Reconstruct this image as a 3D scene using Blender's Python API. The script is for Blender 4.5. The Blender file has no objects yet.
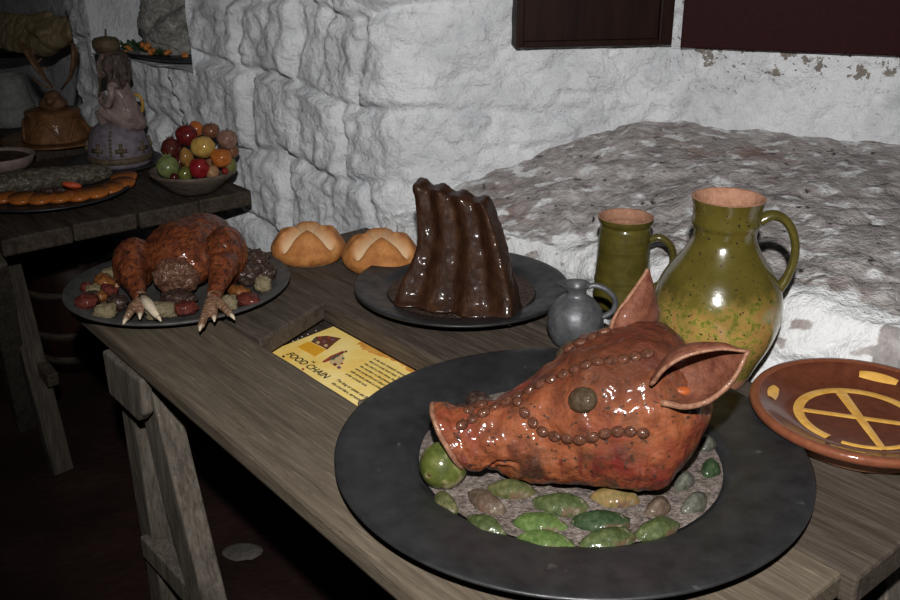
import bpy, bmesh, math, random
from mathutils import Vector, Matrix, Euler, noise
from mathutils.bvhtree import BVHTree
random.seed(7)
SC = bpy.context.scene
COL = SC.collection
R = math.radians
# ------------------------------------------------------------------ camera maths
F = 980.0; PITCH = R(22); H = 1.45
CP, SP = math.cos(PITCH), math.sin(PITCH)
def ray(px, py):
    u = (px-450)/F; v = (300-py)/F
    return Vector((u, CP+v*SP, -SP+v*CP))
EYE = Vector((0, 0, H))
def at(px, py, z):
    d = ray(px, py); return EYE + d*((z-H)/d.z)
def atd(px, py, Y):
    d = ray(px, py); return EYE + d*(Y/d.y)
def onplane(px, py, P, n):
    d = ray(px, py); return EYE + d*((P-EYE).dot(n)/d.dot(n))
TZ = 0.75
U = Vector((.645, -.765, 0)).normalized(); W = Vector((-U.y, U.x, 0))
UANG = math.atan2(U.y, U.x)
def fr(v, sc=1.0, octv=5):
    return noise.fractal(Vector(v)*sc, 1.0, 2.0, octv)
def sstep(a, b, x):
    t = max(0.0, min(1.0, (x-a)/(b-a))); return t*t*(3-2*t)
# ------------------------------------------------------------------ materials
def new_mat(name):
    m = bpy.data.materials.new(name); m.use_nodes = True
    nt = m.node_tree; b = nt.nodes['Principled BSDF']
    return m, nt, b
def L(nt, a, b): nt.links.new(a, b)
def tex_noise(nt, vec, scale, detail=6, rough=.6, dist=0):
    n = nt.nodes.new('ShaderNodeTexNoise'); n.inputs['Scale'].default_value = scale
    n.inputs['Detail'].default_value = detail; n.inputs['Roughness'].default_value = rough
    n.inputs['Distortion'].default_value = dist
    L(nt, vec, n.inputs['Vector']); return n.outputs['Fac']
def ramp(nt, fac, stops):
    r = nt.nodes.new('ShaderNodeValToRGB'); e = r.color_ramp.elements
    while len(e) < len(stops): e.new(.5)
    for i, (p, c) in enumerate(stops):
        e[i].position = p; e[i].color = (c[0], c[1], c[2], 1) if isinstance(c, (tuple, list)) else (c, c, c, 1)
    L(nt, fac, r.inputs['Fac']); return r.outputs['Color']
def mixc(nt, fac, a, b):
    m = nt.nodes.new('ShaderNodeMix'); m.data_type = 'RGBA'
    if isinstance(fac, (int, float)): m.inputs[0].default_value = fac
    else: L(nt, fac, m.inputs[0])
    for s, v in ((m.inputs[6], a), (m.inputs[7], b)):
        if isinstance(v, (tuple, list)): s.default_value = (v[0], v[1], v[2], 1)
        else: L(nt, v, s)
    return m.outputs[2]
def mapping(nt, scale=(1, 1, 1)):
    tc = nt.nodes.new('ShaderNodeTexCoord'); mp = nt.nodes.new('ShaderNodeMapping')
    mp.inputs['Scale'].default_value = scale
    L(nt, tc.outputs['Object'], mp.inputs['Vector']); return mp.outputs['Vector']
def mat(name, stops, scale=20, rough=.6, bump=.2, bscale=60, speck=(), coat=0, metal=0, stretch=(1, 1, 1), spec=.3,
        rvar=0.0, attr=None, dist=0, k=2.4, sharp=False):
    """base colour from a noise ramp, optional specks [(colour, scale, lo, hi)], noise bump"""
    m, nt, b = new_mat(name); v = mapping(nt, stretch); scale *= k; bscale *= k
    c = ramp(nt, tex_noise(nt, v, scale, dist=dist), stops)
    for col, sc, lo, hi in speck:
        f = ramp(nt, tex_noise(nt, v, sc*k, 3, .55), [(lo, 0.0), (hi, 1.0)])
        c = mixc(nt, f, c, col)
    if attr:
        a = nt.nodes.new('ShaderNodeAttribute'); a.attribute_name = 'paint'
        fac = a.outputs['Fac']
        if sharp:
            ma = nt.nodes.new('ShaderNodeMath'); ma.operation = 'MULTIPLY_ADD'
            L(nt, tex_noise(nt, v, 42, 9, .75), ma.inputs[0]); ma.inputs[1].default_value = 1.5; L(nt, fac, ma.inputs[2])
            fac = ramp(nt, ma.outputs[0], [(.98, 0.0), (1.0, 1.0)]) if 0 else ma.outputs[0]
            mr = nt.nodes.new('ShaderNodeMapRange'); L(nt, fac, mr.inputs[0]); mr.inputs[1].default_value = 1.10; mr.inputs[2].default_value = 1.45; fac = mr.outputs[0]
        c = mixc(nt, fac, c, attr)
    L(nt, c, b.inputs['Base Color'])
    b.inputs['Roughness'].default_value = rough; b.inputs['Metallic'].default_value = metal
    if coat: spec = min(spec, .12); rough = max(rough, .5); b.inputs['Roughness'].default_value = rough
    b.inputs['Specular IOR Level'].default_value = spec
    b.inputs['Coat Weight'].default_value = coat; b.inputs['Coat Roughness'].default_value = .14
    if rvar:
        rr = ramp(nt, tex_noise(nt, v, scale*1.7), [(.35, max(0, rough-rvar)), (.65, min(1, rough+rvar))])
        L(nt, rr, b.inputs['Roughness'])
    if bump:
        bp = nt.nodes.new('ShaderNodeBump'); bp.inputs['Strength'].default_value = bump; bp.inputs['Distance'].default_value = .028/k
        L(nt, tex_noise(nt, v, bscale, 8), bp.inputs['Height']); L(nt, bp.outputs['Normal'], b.inputs['Normal'])
        if coat:
            b3 = nt.nodes.new('ShaderNodeBump'); b3.inputs['Strength'].default_value = bump*.8; b3.inputs['Distance'].default_value = .02/k
            L(nt, tex_noise(nt, v, bscale*.45, 3, .5), b3.inputs['Height']); L(nt, b3.outputs['Normal'], b.inputs['Coat Normal'])
    return m
def wood(name, c0, c1, c2, stretch, rough=.6):
    return mat(name, [(.3, c0), (.5, c1), (.72, c2)], scale=9, rough=rough, bump=.16, bscale=18, stretch=stretch, rvar=.12, dist=.6,
               speck=[(tuple(x*.35 for x in c0), 30, .66, .72), (tuple(x*1.5 for x in c2), 17, .62, .8), (tuple(x*.5 for x in c0), 2.2, .50, .85)], k=1.6, spec=.15)
MT = {}
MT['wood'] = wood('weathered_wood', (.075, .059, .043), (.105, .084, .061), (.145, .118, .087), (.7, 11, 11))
MT['wood_mid'] = wood('weathered_back_plank_wood', (.045, .034, .027), (.07, .055, .043), (.105, .084, .068), (.7, 11, 11))  # same weathered wood, darkened: flash falloff put into the colour of farther planks
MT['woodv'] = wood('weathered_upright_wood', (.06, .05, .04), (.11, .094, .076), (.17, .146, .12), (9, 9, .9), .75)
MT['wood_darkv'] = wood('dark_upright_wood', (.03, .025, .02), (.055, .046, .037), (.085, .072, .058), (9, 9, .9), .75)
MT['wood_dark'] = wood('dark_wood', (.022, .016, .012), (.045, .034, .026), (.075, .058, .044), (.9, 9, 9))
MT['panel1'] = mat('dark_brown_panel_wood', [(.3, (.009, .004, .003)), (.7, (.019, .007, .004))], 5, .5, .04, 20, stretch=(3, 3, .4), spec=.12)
MT['panel2'] = mat('maroon_paint', [(.3, (.016, .003, .004)), (.7, (.026, .005, .006))], 40, .6, .15, 120, spec=.08)
MT['black'] = mat('black_patinated_metal', [(.3, (.010, .010, .011)), (.7, (.024, .024, .025))], 11, .42, .06, 90, rvar=.1,
                  speck=[((.08, .08, .08), 14, .68, .80), ((.25, .25, .24), 90, .79, .83)], spec=.4)
MT['pewter'] = mat('dull_pewter', [(.3, (.07, .072, .078)), (.7, (.16, .163, .172))], 22, .45, .08, 70, metal=.45, rvar=.1)
MT['platter'] = mat('dark_pewter', [(.3, (.045, .045, .045)), (.7, (.095, .094, .09))], 16, .5, .08, 70, metal=.3, rvar=.1,
                    speck=[((.2, .2, .19), 80, .75, .8)])
MT['gravel'] = mat('grey_crusted_gravy', [(.3, (.06, .045, .038)), (.5, (.20, .16, .14)), (.72, (.36, .31, .28))], 55, .6, .9, 130, rvar=.2)
MT['gravy'] = mat('brown_dried_gravy', [(.3, (.022, .012, .009)), (.55, (.065, .038, .027)), (.75, (.17, .11, .08))], 60, .5, .9, 90, rvar=.2)
MT['pig'] = mat('glazed_terracotta_skin', [(.28, (.065, .016, .008)), (.5, (.185, .052, .020)), (.72, (.32, .108, .042))], 9, .34, .45, 42, coat=.5, rvar=.1,
                speck=[((.12, .016, .012), 5, .50, .68), ((.05, .018, .010), 9, .52, .68), ((.03, .018, .012), 60, .62, .66)])
def pig_mat():
    m = MT['pig']; nt = m.node_tree; b = nt.nodes['Principled BSDF']; c = b.inputs['Base Color'].links[0].from_socket
    v1 = mapping(nt, (1, 1, 1)); v = mapping(nt, (1, 1, .07)); sx = nt.nodes.new('ShaderNodeSeparateXYZ'); L(nt, v1, sx.inputs[0])
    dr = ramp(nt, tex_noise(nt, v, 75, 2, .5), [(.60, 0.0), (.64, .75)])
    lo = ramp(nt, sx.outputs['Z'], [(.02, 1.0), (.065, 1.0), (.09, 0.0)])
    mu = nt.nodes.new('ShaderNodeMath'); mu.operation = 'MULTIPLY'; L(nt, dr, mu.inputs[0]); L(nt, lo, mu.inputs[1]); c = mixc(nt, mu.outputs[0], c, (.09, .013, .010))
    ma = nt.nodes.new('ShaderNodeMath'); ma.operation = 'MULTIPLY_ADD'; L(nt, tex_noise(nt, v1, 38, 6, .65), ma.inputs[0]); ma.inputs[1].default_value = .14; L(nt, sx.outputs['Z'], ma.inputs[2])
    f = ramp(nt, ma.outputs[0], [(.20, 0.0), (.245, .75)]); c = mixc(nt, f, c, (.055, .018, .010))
    L(nt, c, b.inputs['Base Color'])
pig_mat()
MT['pigear'] = mat('terracotta_ear', [(.3, (.07, .02, .012)), (.7, (.17, .065, .038))], 30, .4, .3, 70, coat=.2, speck=[((.06, .03, .02), 60, .66, .72)])
MT['earrim'] = mat('pale_clay_edge', [(.3, (.11, .042, .024)), (.7, (.30, .16, .10))], 50, .5, .3, 90, coat=.2)
MT['raisin'] = mat('glossy_brown_stud', [(.3, (.04, .014, .008)), (.7, (.12, .045, .024))], 60, .4, .5, 90, coat=.35)
MT['eye'] = mat('brown_almond_eye', [(.3, (.028, .018, .010)), (.7, (.075, .05, .028))], 45, .4, .5, 70, coat=.3)
MT['orangeclay'] = mat('orange_clay', [(.3, (.22, .045, .01)), (.7, (.34, .08, .02))], 40, .4, .2, 80)
MT['lime'] = mat('green_apple_skin', [(.3, (.035, .045, .010)), (.55, (.075, .088, .018)), (.75, (.15, .14, .06))], 22, .35, .15, 60, coat=.4,
                 speck=[((.22, .20, .10), 16, .52, .64), ((.06, .03, .015), 40, .62, .68)])
def slice_mat(n, a, b, c): return mat(n, [(.3, a), (.55, b), (.75, c)], 45, .35, .35, 70, coat=.22, speck=[((.09, .05, .032), 16, .57, .66), ((.16, .14, .10), 30, .63, .70)])
MT['sl_green'] = slice_mat('green_slice', (.024, .034, .012), (.055, .072, .025), (.12, .13, .065))
MT['sl_bright'] = slice_mat('bright_green_slice', (.032, .055, .013), (.072, .112, .030), (.14, .17, .07))
MT['sl_dark'] = slice_mat('dark_green_slice', (.012, .026, .011), (.028, .048, .02), (.07, .08, .045))
MT['sl_olive'] = slice_mat('olive_slice', (.034, .040, .013), (.075, .078, .03), (.13, .10, .05))
MT['sl_brown'] = slice_mat('brown_slice', (.045, .028, .018), (.09, .064, .045), (.15, .12, .09))
MT['sl_orange'] = slice_mat('orange_slice', (.09, .075, .025), (.16, .11, .04), (.2, .10, .045))
MT['sl_grey'] = slice_mat('grey_slice', (.03, .032, .025), (.08, .08, .064), (.15, .145, .12))
MT['rib'] = mat('dark_glazed_meat', [(.3, (.016, .006, .003)), (.55, (.034, .014, .007)), (.75, (.065, .028, .012))], 20, .34, .35, 40, coat=.25, rvar=.08,
                stretch=(1, 1, .5))
MT['turkey'] = mat('roast_brown_skin', [(.30, (.03, .009, .005)), (.5, (.125, .03, .010)), (.72, (.23, .068, .022))], 24, .28, .6, 70, coat=.6, rvar=.1,
                   speck=[((.018, .009, .007), 60, .58, .64)])
MT['stuffing'] = mat('crusted_stuffing', [(.3, (.05, .018, .010)), (.55, (.14, .065, .04)), (.75, (.30, .20, .15))], 50, .4, .8, 90, coat=.3)
MT['foot'] = mat('pale_bird_foot', [(.3, (.10, .045, .025)), (.6, (.22, .13, .08)), (.75, (.38, .27, .19))], 40, .4, .5, 110, coat=.2)
MT['claw'] = mat('bleached_toe', [(.3, (.45, .36, .25)), (.7, (.65, .55, .42))], 50, .5, .4, 150)
MT['veg_cream'] = mat('cream_vegetable', [(.3, (.12, .09, .045)), (.7, (.28, .235, .14))], 60, .5, .6, 120, speck=[((.1, .08, .05), 120, .62, .66)])
MT['veg_red'] = mat('dark_red_vegetable', [(.3, (.04, .008, .006)), (.7, (.14, .03, .02))], 50, .3, .5, 80, coat=.4)
MT['veg_orange'] = mat('orange_vegetable', [(.3, (.07, .024, .007)), (.7, (.22, .08, .02))], 40, .35, .3, 80, coat=.3)
MT['veg_dark'] = mat('dark_roast_lump', [(.3, (.02, .012, .01)), (.55, (.055, .03, .022)), (.75, (.18, .16, .15))], 45, .35, .8, 60, coat=.3)
MT['veg_pink'] = mat('pink_vegetable', [(.3, (.3, .14, .08)), (.7, (.5, .28, .19))], 40, .4, .3, 80)
MT['crust'] = mat('bread_crust', [(.3, (.27, .092, .022)), (.55, (.42, .17, .048)), (.75, (.52, .26, .095))], 18, .6, .3, 110, spec=.25,
                  attr=(.60, .42, .25), speck=[((.2, .08, .03), 60, .70, .74)])
MT['greenglaze'] = mat('green_lead_glaze', [(.3, (.045, .038, .007)), (.7, (.088, .07, .012))], 18, .16, .05, 40, coat=.6, rvar=.05,
                       speck=[((.012, .014, .012), 95, .69, .72)])
MT['terracotta'] = mat('bare_terracotta', [(.3, (.25, .12, .07)), (.7, (.38, .20, .13))], 40, .8, .3, 90)
MT['slip_brown'] = mat('brown_slip_glaze', [(.3, (.075, .02, .01)), (.7, (.125, .038, .018))], 26, .18, .05, 60, coat=.6)
MT['slip_rim'] = mat('reddish_brown_rim_glaze', [(.3, (.14, .042, .02)), (.7, (.21, .07, .034))], 30, .25, .12, 90, coat=.5)
MT['slip_yellow'] = mat('yellow_slip', [(.3, (.5, .25, .04)), (.7, (.68, .4, .1))], 24, .2, .05, 60, coat=.5)
MT['sign'] = mat('aged_yellow_print', [(.3, (.85, .52, .09)), (.5, (.93, .68, .20)), (.7, (.97, .78, .34))], 5, .4, 0)
MT['sign_edge'] = mat('orange_burnt_print', [(.3, (.55, .2, .03)), (.7, (.8, .45, .1))], 14, .4, 0)
MT['blackpaint'] = mat('black_board', [(.3, .008), (.7, .02)], 30, .5, .1, 90)
MT['ink'] = mat('black_ink', [(.3, .012), (.7, .02)], 30, .6, 0)
MT['white'] = mat('white_mark', [(.3, .6), (.7, .75)], 30, .6, 0)
for k, c in dict(pr_brown=(.16, .05, .025), pr_red=(.35, .06, .03), pr_orange=(.85, .42, .02), pr_green=(.10, .13, .08), pr_cream=(.7, .5, .25), pr_purple=(.22, .10, .14)).items():
    MT[k] = mat(k[3:]+'_print', [(.3, tuple(x*.7 for x in c)), (.7, c)], 300, .5, 0)
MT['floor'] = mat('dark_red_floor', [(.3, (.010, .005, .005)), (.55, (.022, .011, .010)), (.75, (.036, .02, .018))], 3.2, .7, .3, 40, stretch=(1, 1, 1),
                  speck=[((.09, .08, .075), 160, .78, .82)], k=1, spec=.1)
MT['stonepatch'] = mat('grey_flat_stone', [(.3, (.05, .045, .04)), (.7, (.1, .09, .08))], 20, .8, .4, 60)
# ------------------------------------------------------------------ mesh helpers
class MB:
    def __init__(s): s.v = []; s.f = []; s.paint = None
    def vert(s, p): s.v.append(Vector(p)); return len(s.v)-1
    def grid(s, fn, nu, nv, cu=False, cv=False, flip=False):
        b = len(s.v)
        for i in range(nu):
            for j in range(nv): s.v.append(Vector(fn(i, j)))
        for i in range(nu if cu else nu-1):
            for j in range(nv if cv else nv-1):
                a = b+i*nv+j; c = b+((i+1) % nu)*nv+j; d = b+((i+1) % nu)*nv+(j+1) % nv; e = b+i*nv+(j+1) % nv
                s.f.append((a, e, d, c) if flip else (a, c, d, e))
        return b
    def lathe(s, prof, n=48, c=(0, 0, 0), sx=1, sy=1, rot=0):
        cr, sr = math.cos(rot), math.sin(rot)
        def fn(i, j):
            r, z = prof[i]; t = 2*math.pi*j/n
            x, y = r*sx*math.cos(t), r*sy*math.sin(t)
            return (c[0]+x*cr-y*sr, c[1]+x*sr+y*cr, c[2]+z)
        b = s.grid(fn, len(prof), n, cv=True, flip=True)
        return b
    def tube(s, pts, rad, n=12, caps=True, flat=1.0, up=None):
        pts = [Vector(p) for p in pts]
        if isinstance(rad, (int, float)): rad = [rad]*len(pts)
        rings = []; prev = None
        for i, p in enumerate(pts):
            t = (pts[min(i+1, len(pts)-1)]-pts[max(i-1, 0)]).normalized()
            if prev is None:
                a = Vector(up) if up else (Vector((0, 0, 1)) if abs(t.z) < .9 else Vector((1, 0, 0)))
            else: a = prev
            a = (a-t*a.dot(t)).normalized(); prev = a; b = t.cross(a)
            rings.append([len(s.v)+k for k in range(n)])
            for k in range(n):
                th = 2*math.pi*k/n; s.v.append(p+(a*math.cos(th)*flat+b*math.sin(th))*rad[i])
        for i in range(len(rings)-1):
            for k in range(n):
                s.f.append((rings[i][k], rings[i][(k+1) % n], rings[i+1][(k+1) % n], rings[i+1][k]))
        if caps: s.f.append(tuple(reversed(rings[0]))); s.f.append(tuple(rings[-1]))
    def ell(s, c, r, rot=(0, 0, 0), n=20, m=12, fn=None):
        M_ = Euler(rot).to_matrix(); c = Vector(c); b = len(s.v)
        def pt(th, ph):
            d = Vector((math.sin(ph)*math.cos(th), math.sin(ph)*math.sin(th), math.cos(ph)))
            k = fn(d) if fn else 1
            return c+M_ @ Vector((d.x*r[0]*k, d.y*r[1]*k, d.z*r[2]*k))
        top = s.vert(pt(0, 0)); rows = []
        for i in range(1, m):
            rows.append([s.vert(pt(2*math.pi*j/n, math.pi*i/m)) for j in range(n)])
        bot = s.vert(pt(0, math.pi))
        for j in range(n):
            s.f.append((top, rows[0][j], rows[0][(j+1) % n])); s.f.append((bot, rows[-1][(j+1) % n], rows[-1][j]))
            for i in range(m-2): s.f.append((rows[i][j], rows[i+1][j], rows[i+1][(j+1) % n], rows[i][(j+1) % n]))
    def box(s, lo, hi, M_=None):
        q = [Vector((x, y, z)) for x in (lo[0], hi[0]) for y in (lo[1], hi[1]) for z in (lo[2], hi[2])]
        if M_: q = [M_ @ p for p in q]
        b = len(s.v); s.v += q
        for f in ((0, 1, 3, 2), (4, 6, 7, 5), (0, 4, 5, 1), (2, 3, 7, 6), (0, 2, 6, 4), (1, 5, 7, 3)): s.f.append(tuple(b+i for i in f))
    def prism(s, poly, d):
        """poly: list of 3D points, d: extrusion vector"""
        n = len(poly); b = len(s.v); d = Vector(d)
        s.v += [Vector(p) for p in poly]+[Vector(p)+d for p in poly]
        s.f.append(tuple(range(b+n-1, b-1, -1))); s.f.append(tuple(range(b+n, b+2*n)))
        for i in range(n): s.f.append((b+i, b+(i+1) % n, b+n+(i+1) % n, b+n+i))
    def mesh(s, name, origin=(0, 0, 0), smooth=True, fix=True):
        me = bpy.data.meshes.new(name); o = Vector(origin)
        me.from_pydata([v-o for v in s.v], [], s.f); me.update()
        if fix:
            bm = bmesh.new(); bm.from_mesh(me); bmesh.ops.recalc_face_normals(bm, faces=bm.faces); bm.to_mesh(me); bm.free()
        if s.paint:
            a = me.attributes.new('paint', 'FLOAT', 'POINT')
            a.data.foreach_set('value', s.paint)
        if smooth: me.polygons.foreach_set('use_smooth', [True]*len(me.polygons))
        return me
def ob(name, me, m, parent=None, loc=(0, 0, 0), rot=(0, 0, 0)):
    o = bpy.data.objects.new(name, me); COL.objects.link(o); o.location = loc; o.rotation_euler = rot
    if m is not None: me.materials.append(MT[m] if isinstance(m, str) else m)
    if parent: o.parent = parent
    return o
def tag(o, label=None, cat=None, group=None, kind=None):
    if label: o['label'] = label
    if cat: o['category'] = cat
    if group: o['group'] = group
    if kind: o['kind'] = kind
    return o
def empty(name, loc, label, cat, group=None, rz=0):
    o = bpy.data.objects.new(name, None); COL.objects.link(o); o.location = loc; o.rotation_euler = (0, 0, rz); o.empty_display_size = .03
    return tag(o, label, cat, group)
def put(mb, name, m, parent=None, origin=None, smooth=True, bevel=0, label=None, fix=True):
    """world-space MB -> object; origin is the thing's base (or the parent's location)"""
    if origin is None: origin = parent.location if parent else (0, 0, 0)
    me = mb.mesh(name, origin, smooth, fix)
    o = ob(name, me, m, parent, loc=(0, 0, 0) if parent else origin)
    if bevel:
        b = o.modifiers.new('bevel', 'BEVEL'); b.width = bevel; b.segments = 2; b.limit_method = 'ANGLE'; b.angle_limit = R(40)
    if label: o['label'] = label
    return o
def fuse(mb, voxel=.004, smooth=8, disp=None):
    """merge overlapping shapes into one continuous skin (voxel remesh), smooth it, add relief"""
    me = mb.mesh('tmp'); o = bpy.data.objects.new('tmp', me); COL.objects.link(o)
    r = o.modifiers.new('r', 'REMESH'); r.mode = 'VOXEL'; r.voxel_size = voxel
    s = o.modifiers.new('s', 'SMOOTH'); s.iterations = smooth; s.factor = .5
    dg = bpy.context.evaluated_depsgraph_get()
    m2 = bpy.data.meshes.new_from_object(o.evaluated_get(dg))
    out = MB(); out.v = [v.co.copy() for v in m2.vertices]; nor = [v.normal.copy() for v in m2.vertices]
    out.f = [tuple(p.vertices) for p in m2.polygons]
    bpy.data.objects.remove(o); bpy.data.meshes.remove(me); bpy.data.meshes.remove(m2)
    if disp: out.v = [v+n*disp(v) for v, n in zip(out.v, nor)]
    return out
def text_mesh(s, size=1.0, align='LEFT'):
    cu = bpy.data.curves.new('t', 'FONT'); cu.body = s; cu.size = size; cu.align_x = align; cu.extrude = .0; cu.offset = .018
    o = bpy.data.objects.new('t', cu); COL.objects.link(o); dg = bpy.context.evaluated_depsgraph_get(); dg.update()
    me = bpy.data.meshes.new_from_object(o.evaluated_get(dg)); bpy.data.objects.remove(o); return me
# ------------------------------------------------------------------ camera and light
cam = bpy.data.cameras.new('camera'); co = bpy.data.objects.new('camera', cam); COL.objects.link(co)
co.location = EYE; co.rotation_euler = (R(90)-PITCH, 0, 0); cam.sensor_width = 36; cam.lens = F/900*36; cam.clip_start = .01
SC.camera = co
fl = bpy.data.lights.new('camera_flash', 'SPOT'); fo = bpy.data.objects.new('camera_flash', fl); COL.objects.link(fo)
fo.location = (.0, -.02, H+.26); fl.energy = 166; fl.shadow_soft_size = .018; fl.spot_size = R(88); fl.spot_blend = .9; fl.color = (1, .98, .955)
tgt = at(610, 255, .9); fo.rotation_euler = (tgt-fo.location).to_track_quat('-Z', 'Y').to_euler()
wd = bpy.data.worlds.new('world'); SC.world = wd; wd.use_nodes = True
wd.node_tree.nodes['Background'].inputs[0].default_value = (1, .95, .9, 1); wd.node_tree.nodes['Background'].inputs[1].default_value = .010
SC.view_settings.view_transform = 'Standard'; SC.view_settings.look = 'None'; SC.view_settings.exposure = 0; SC.view_settings.gamma = 1
# ================================================================== SETTING
V = Vector((.7071, -.7071, 0)); N = Vector((.7071, .7071, 0))          # along the left wall; away from the room
A = Vector((-.115, 2.25, 0))
C = Vector((.50, 2.345, 0)); D = (C+Vector((.958, -.286, 0))*1.3)
def wallk(px, py):                                                  # pixel -> (distance left of corner A, height)
    p = onplane(px, py, A, N); return -(p-A).dot(V), p.z
kL = wallk(72, 0)[0]; kN0 = wallk(100, 30)[0]; kN1 = wallk(202, 30)[0]; zN = wallk(170, 64)[1]
def stones(k, z):
    """relief of lime-washed rubble: rows of rounded blocks"""
    zz = z+.075*noise.noise(Vector((k*3.1, z*3.4, 4.1))); row = math.floor(zz/.205); fz = zz/.205-row
    rr = random.Random(row*77+5); off = rr.random(); wv = .24+.16*rr.random()
    kk = k+.07*noise.noise(Vector((k*4, z*4.6, 9.7))); bi = math.floor(kk/wv+off); fk = kk/wv+off-bi
    d = min(fz*.205, (1-fz)*.205, fk*wv, (1-fk)*wv)
    r2 = random.Random(row*131+bi*17); hh = .020+.018*r2.random()
    return hh*sstep(0, .026, d)
def wall_relief(p, k):
    q = Vector((k, p.z*1.0, 0))
    h = stones(k, p.z)*(1-.85*sstep(.16, -.16, k))
    h += .010*fr((k*1.0, p.z*.8, 1.3), 7, 4)-.004
    w1 = Vector((k*17+.8*noise.noise(Vector((k*9, p.z*9, 1))), p.z*13+.8*noise.noise(Vector((k*9, p.z*9, 6))), 0))
    d, pp_ = noise.voronoi(w1); h += .011*min(.5, d[1]-d[0])+.010*noise.cell(pp_[0]*3.1)*sstep(0, .12, d[1]-d[0])*.6
    h += .0085*fr((k, p.z*.75, 5.5), 24, 5)+.006*noise.turbulence(Vector((k*16, p.z*13, 4)), 4, True)
    return h+.007*abs(noise.noise(Vector((k*38, p.z*26, 2))))+.006*abs(noise.noise(Vector((k*80, p.z*50, 7))))+sstep(.02, -.15, k)*(.012*fr((k, p.z, 8.5), 17, 4)+.012*abs(noise.noise(Vector((k*21, p.z*24, 3))))-.004)
def smooth_relief(p, k):
    return .012*fr((k, p.z, 1.3), 6, 3)+.010*fr((k, p.z, 5.5), 22, 5)+.004*abs(noise.noise(Vector((k*40, p.z*30, 7))))
# polyline of the window side: A -> C -> D, left wall comes from the left into A
pl = [A-V*.30, A, C, D]
def dense(pts, step=.008):
    out = []
    for a, b in zip(pts, pts[1:]):
        n = max(1, int((b-a).length/step))
        out += [a.lerp(b, i/n) for i in range(n)]
    return out+[pts[-1]]
def relax(pts, it):
    for _ in range(it):
        pts = [pts[0]]+[(pts[i-1]+pts[i]*2+pts[i+1])/4 for i in range(1, len(pts)-1)]+[pts[-1]]
    return pts
poly = relax(dense(pl), 60)
iA = min(range(len(poly)), key=lambda i: (poly[i]-A).length)
def nrm(pts, i):
    t = (pts[min(i+1, len(pts)-1)]-pts[max(i-1, 0)]).normalized(); return Vector((t.y, -t.x, 0))   # into the room
zlev = [.60+.008*i for i in range(int(.95/.008)+1)]
def kof(p): return -(p-A).dot(V)
def wall_strip(name, pts, z, split, hole=None, relief=None):
    mb = MB(); nv = len(z)
    def fn(i, j):
        p = pts[i]; q = Vector((p.x, p.y, z[j])); return q+nrm(pts, i)*relief(q, i)
    mb.grid(fn, len(pts), nv)
    if hole: mb.f = [f for f in mb.f if not hole(mb.v[f[0]], mb.v[f[2]])]
    return mb
# left wall: from the pier edge to A (coarse far, fine near), with the niche cut out
lp = [A-V*(kL-i*.011) for i in range(int((kL-.30)/.011))]+poly
def rel_left(q, i):
    k = kof(q); h = wall_relief(q, k)
    return h+.0*k
def rel_both(q, i):
    k = kof(q); b = sstep(-.42, -.62, k); return wall_relief(q, k)*(1-b*.75)+smooth_relief(q, k)*b
def hole(a, b):
    k = kof((a+b)/2); zc = (a.z+b.z)/2
    return kN1 < k < kN0 and zc > zN
mb = wall_strip('wall_left', lp, [.0+.04*i for i in range(15)]+zlev, None, hole, rel_both)
# niche box
dN = .26
def nq(k, d, z): return A-V*k+N*d+Vector((0, 0, z))
def rough(p, s): return p+Vector((noise.noise(p*9), noise.noise(p*9+Vector((5, 5, 5))), noise.noise(p*11+Vector((9, 2, 1)))))*s
for f4 in ((lambda s, t: nq(kN0, -.04+(dN+.04)*s, zN-.01+.6*t)), (lambda s, t: nq(kN0+(kN1-kN0)*s, dN, zN-.01+.6*t)),
           (lambda s, t: nq(kN1, dN-(dN+.04)*s, zN-.01+.6*t)), (lambda s, t: nq(kN0+(kN1-kN0)*s, -.045+(dN+.045)*t, zN))):
    mb.grid(lambda i, j, f4=f4: rough(f4(i/24, j/24), .008), 25, 25)
# return of the pier into the deep recess on its left
mb.grid(lambda i, j: rough(nq(kL, -.01+.60*i/24, 1.6*j/40), .014), 25, 41)
tag(put(mb, 'wall_back', None, fix=False), kind='structure')
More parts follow.
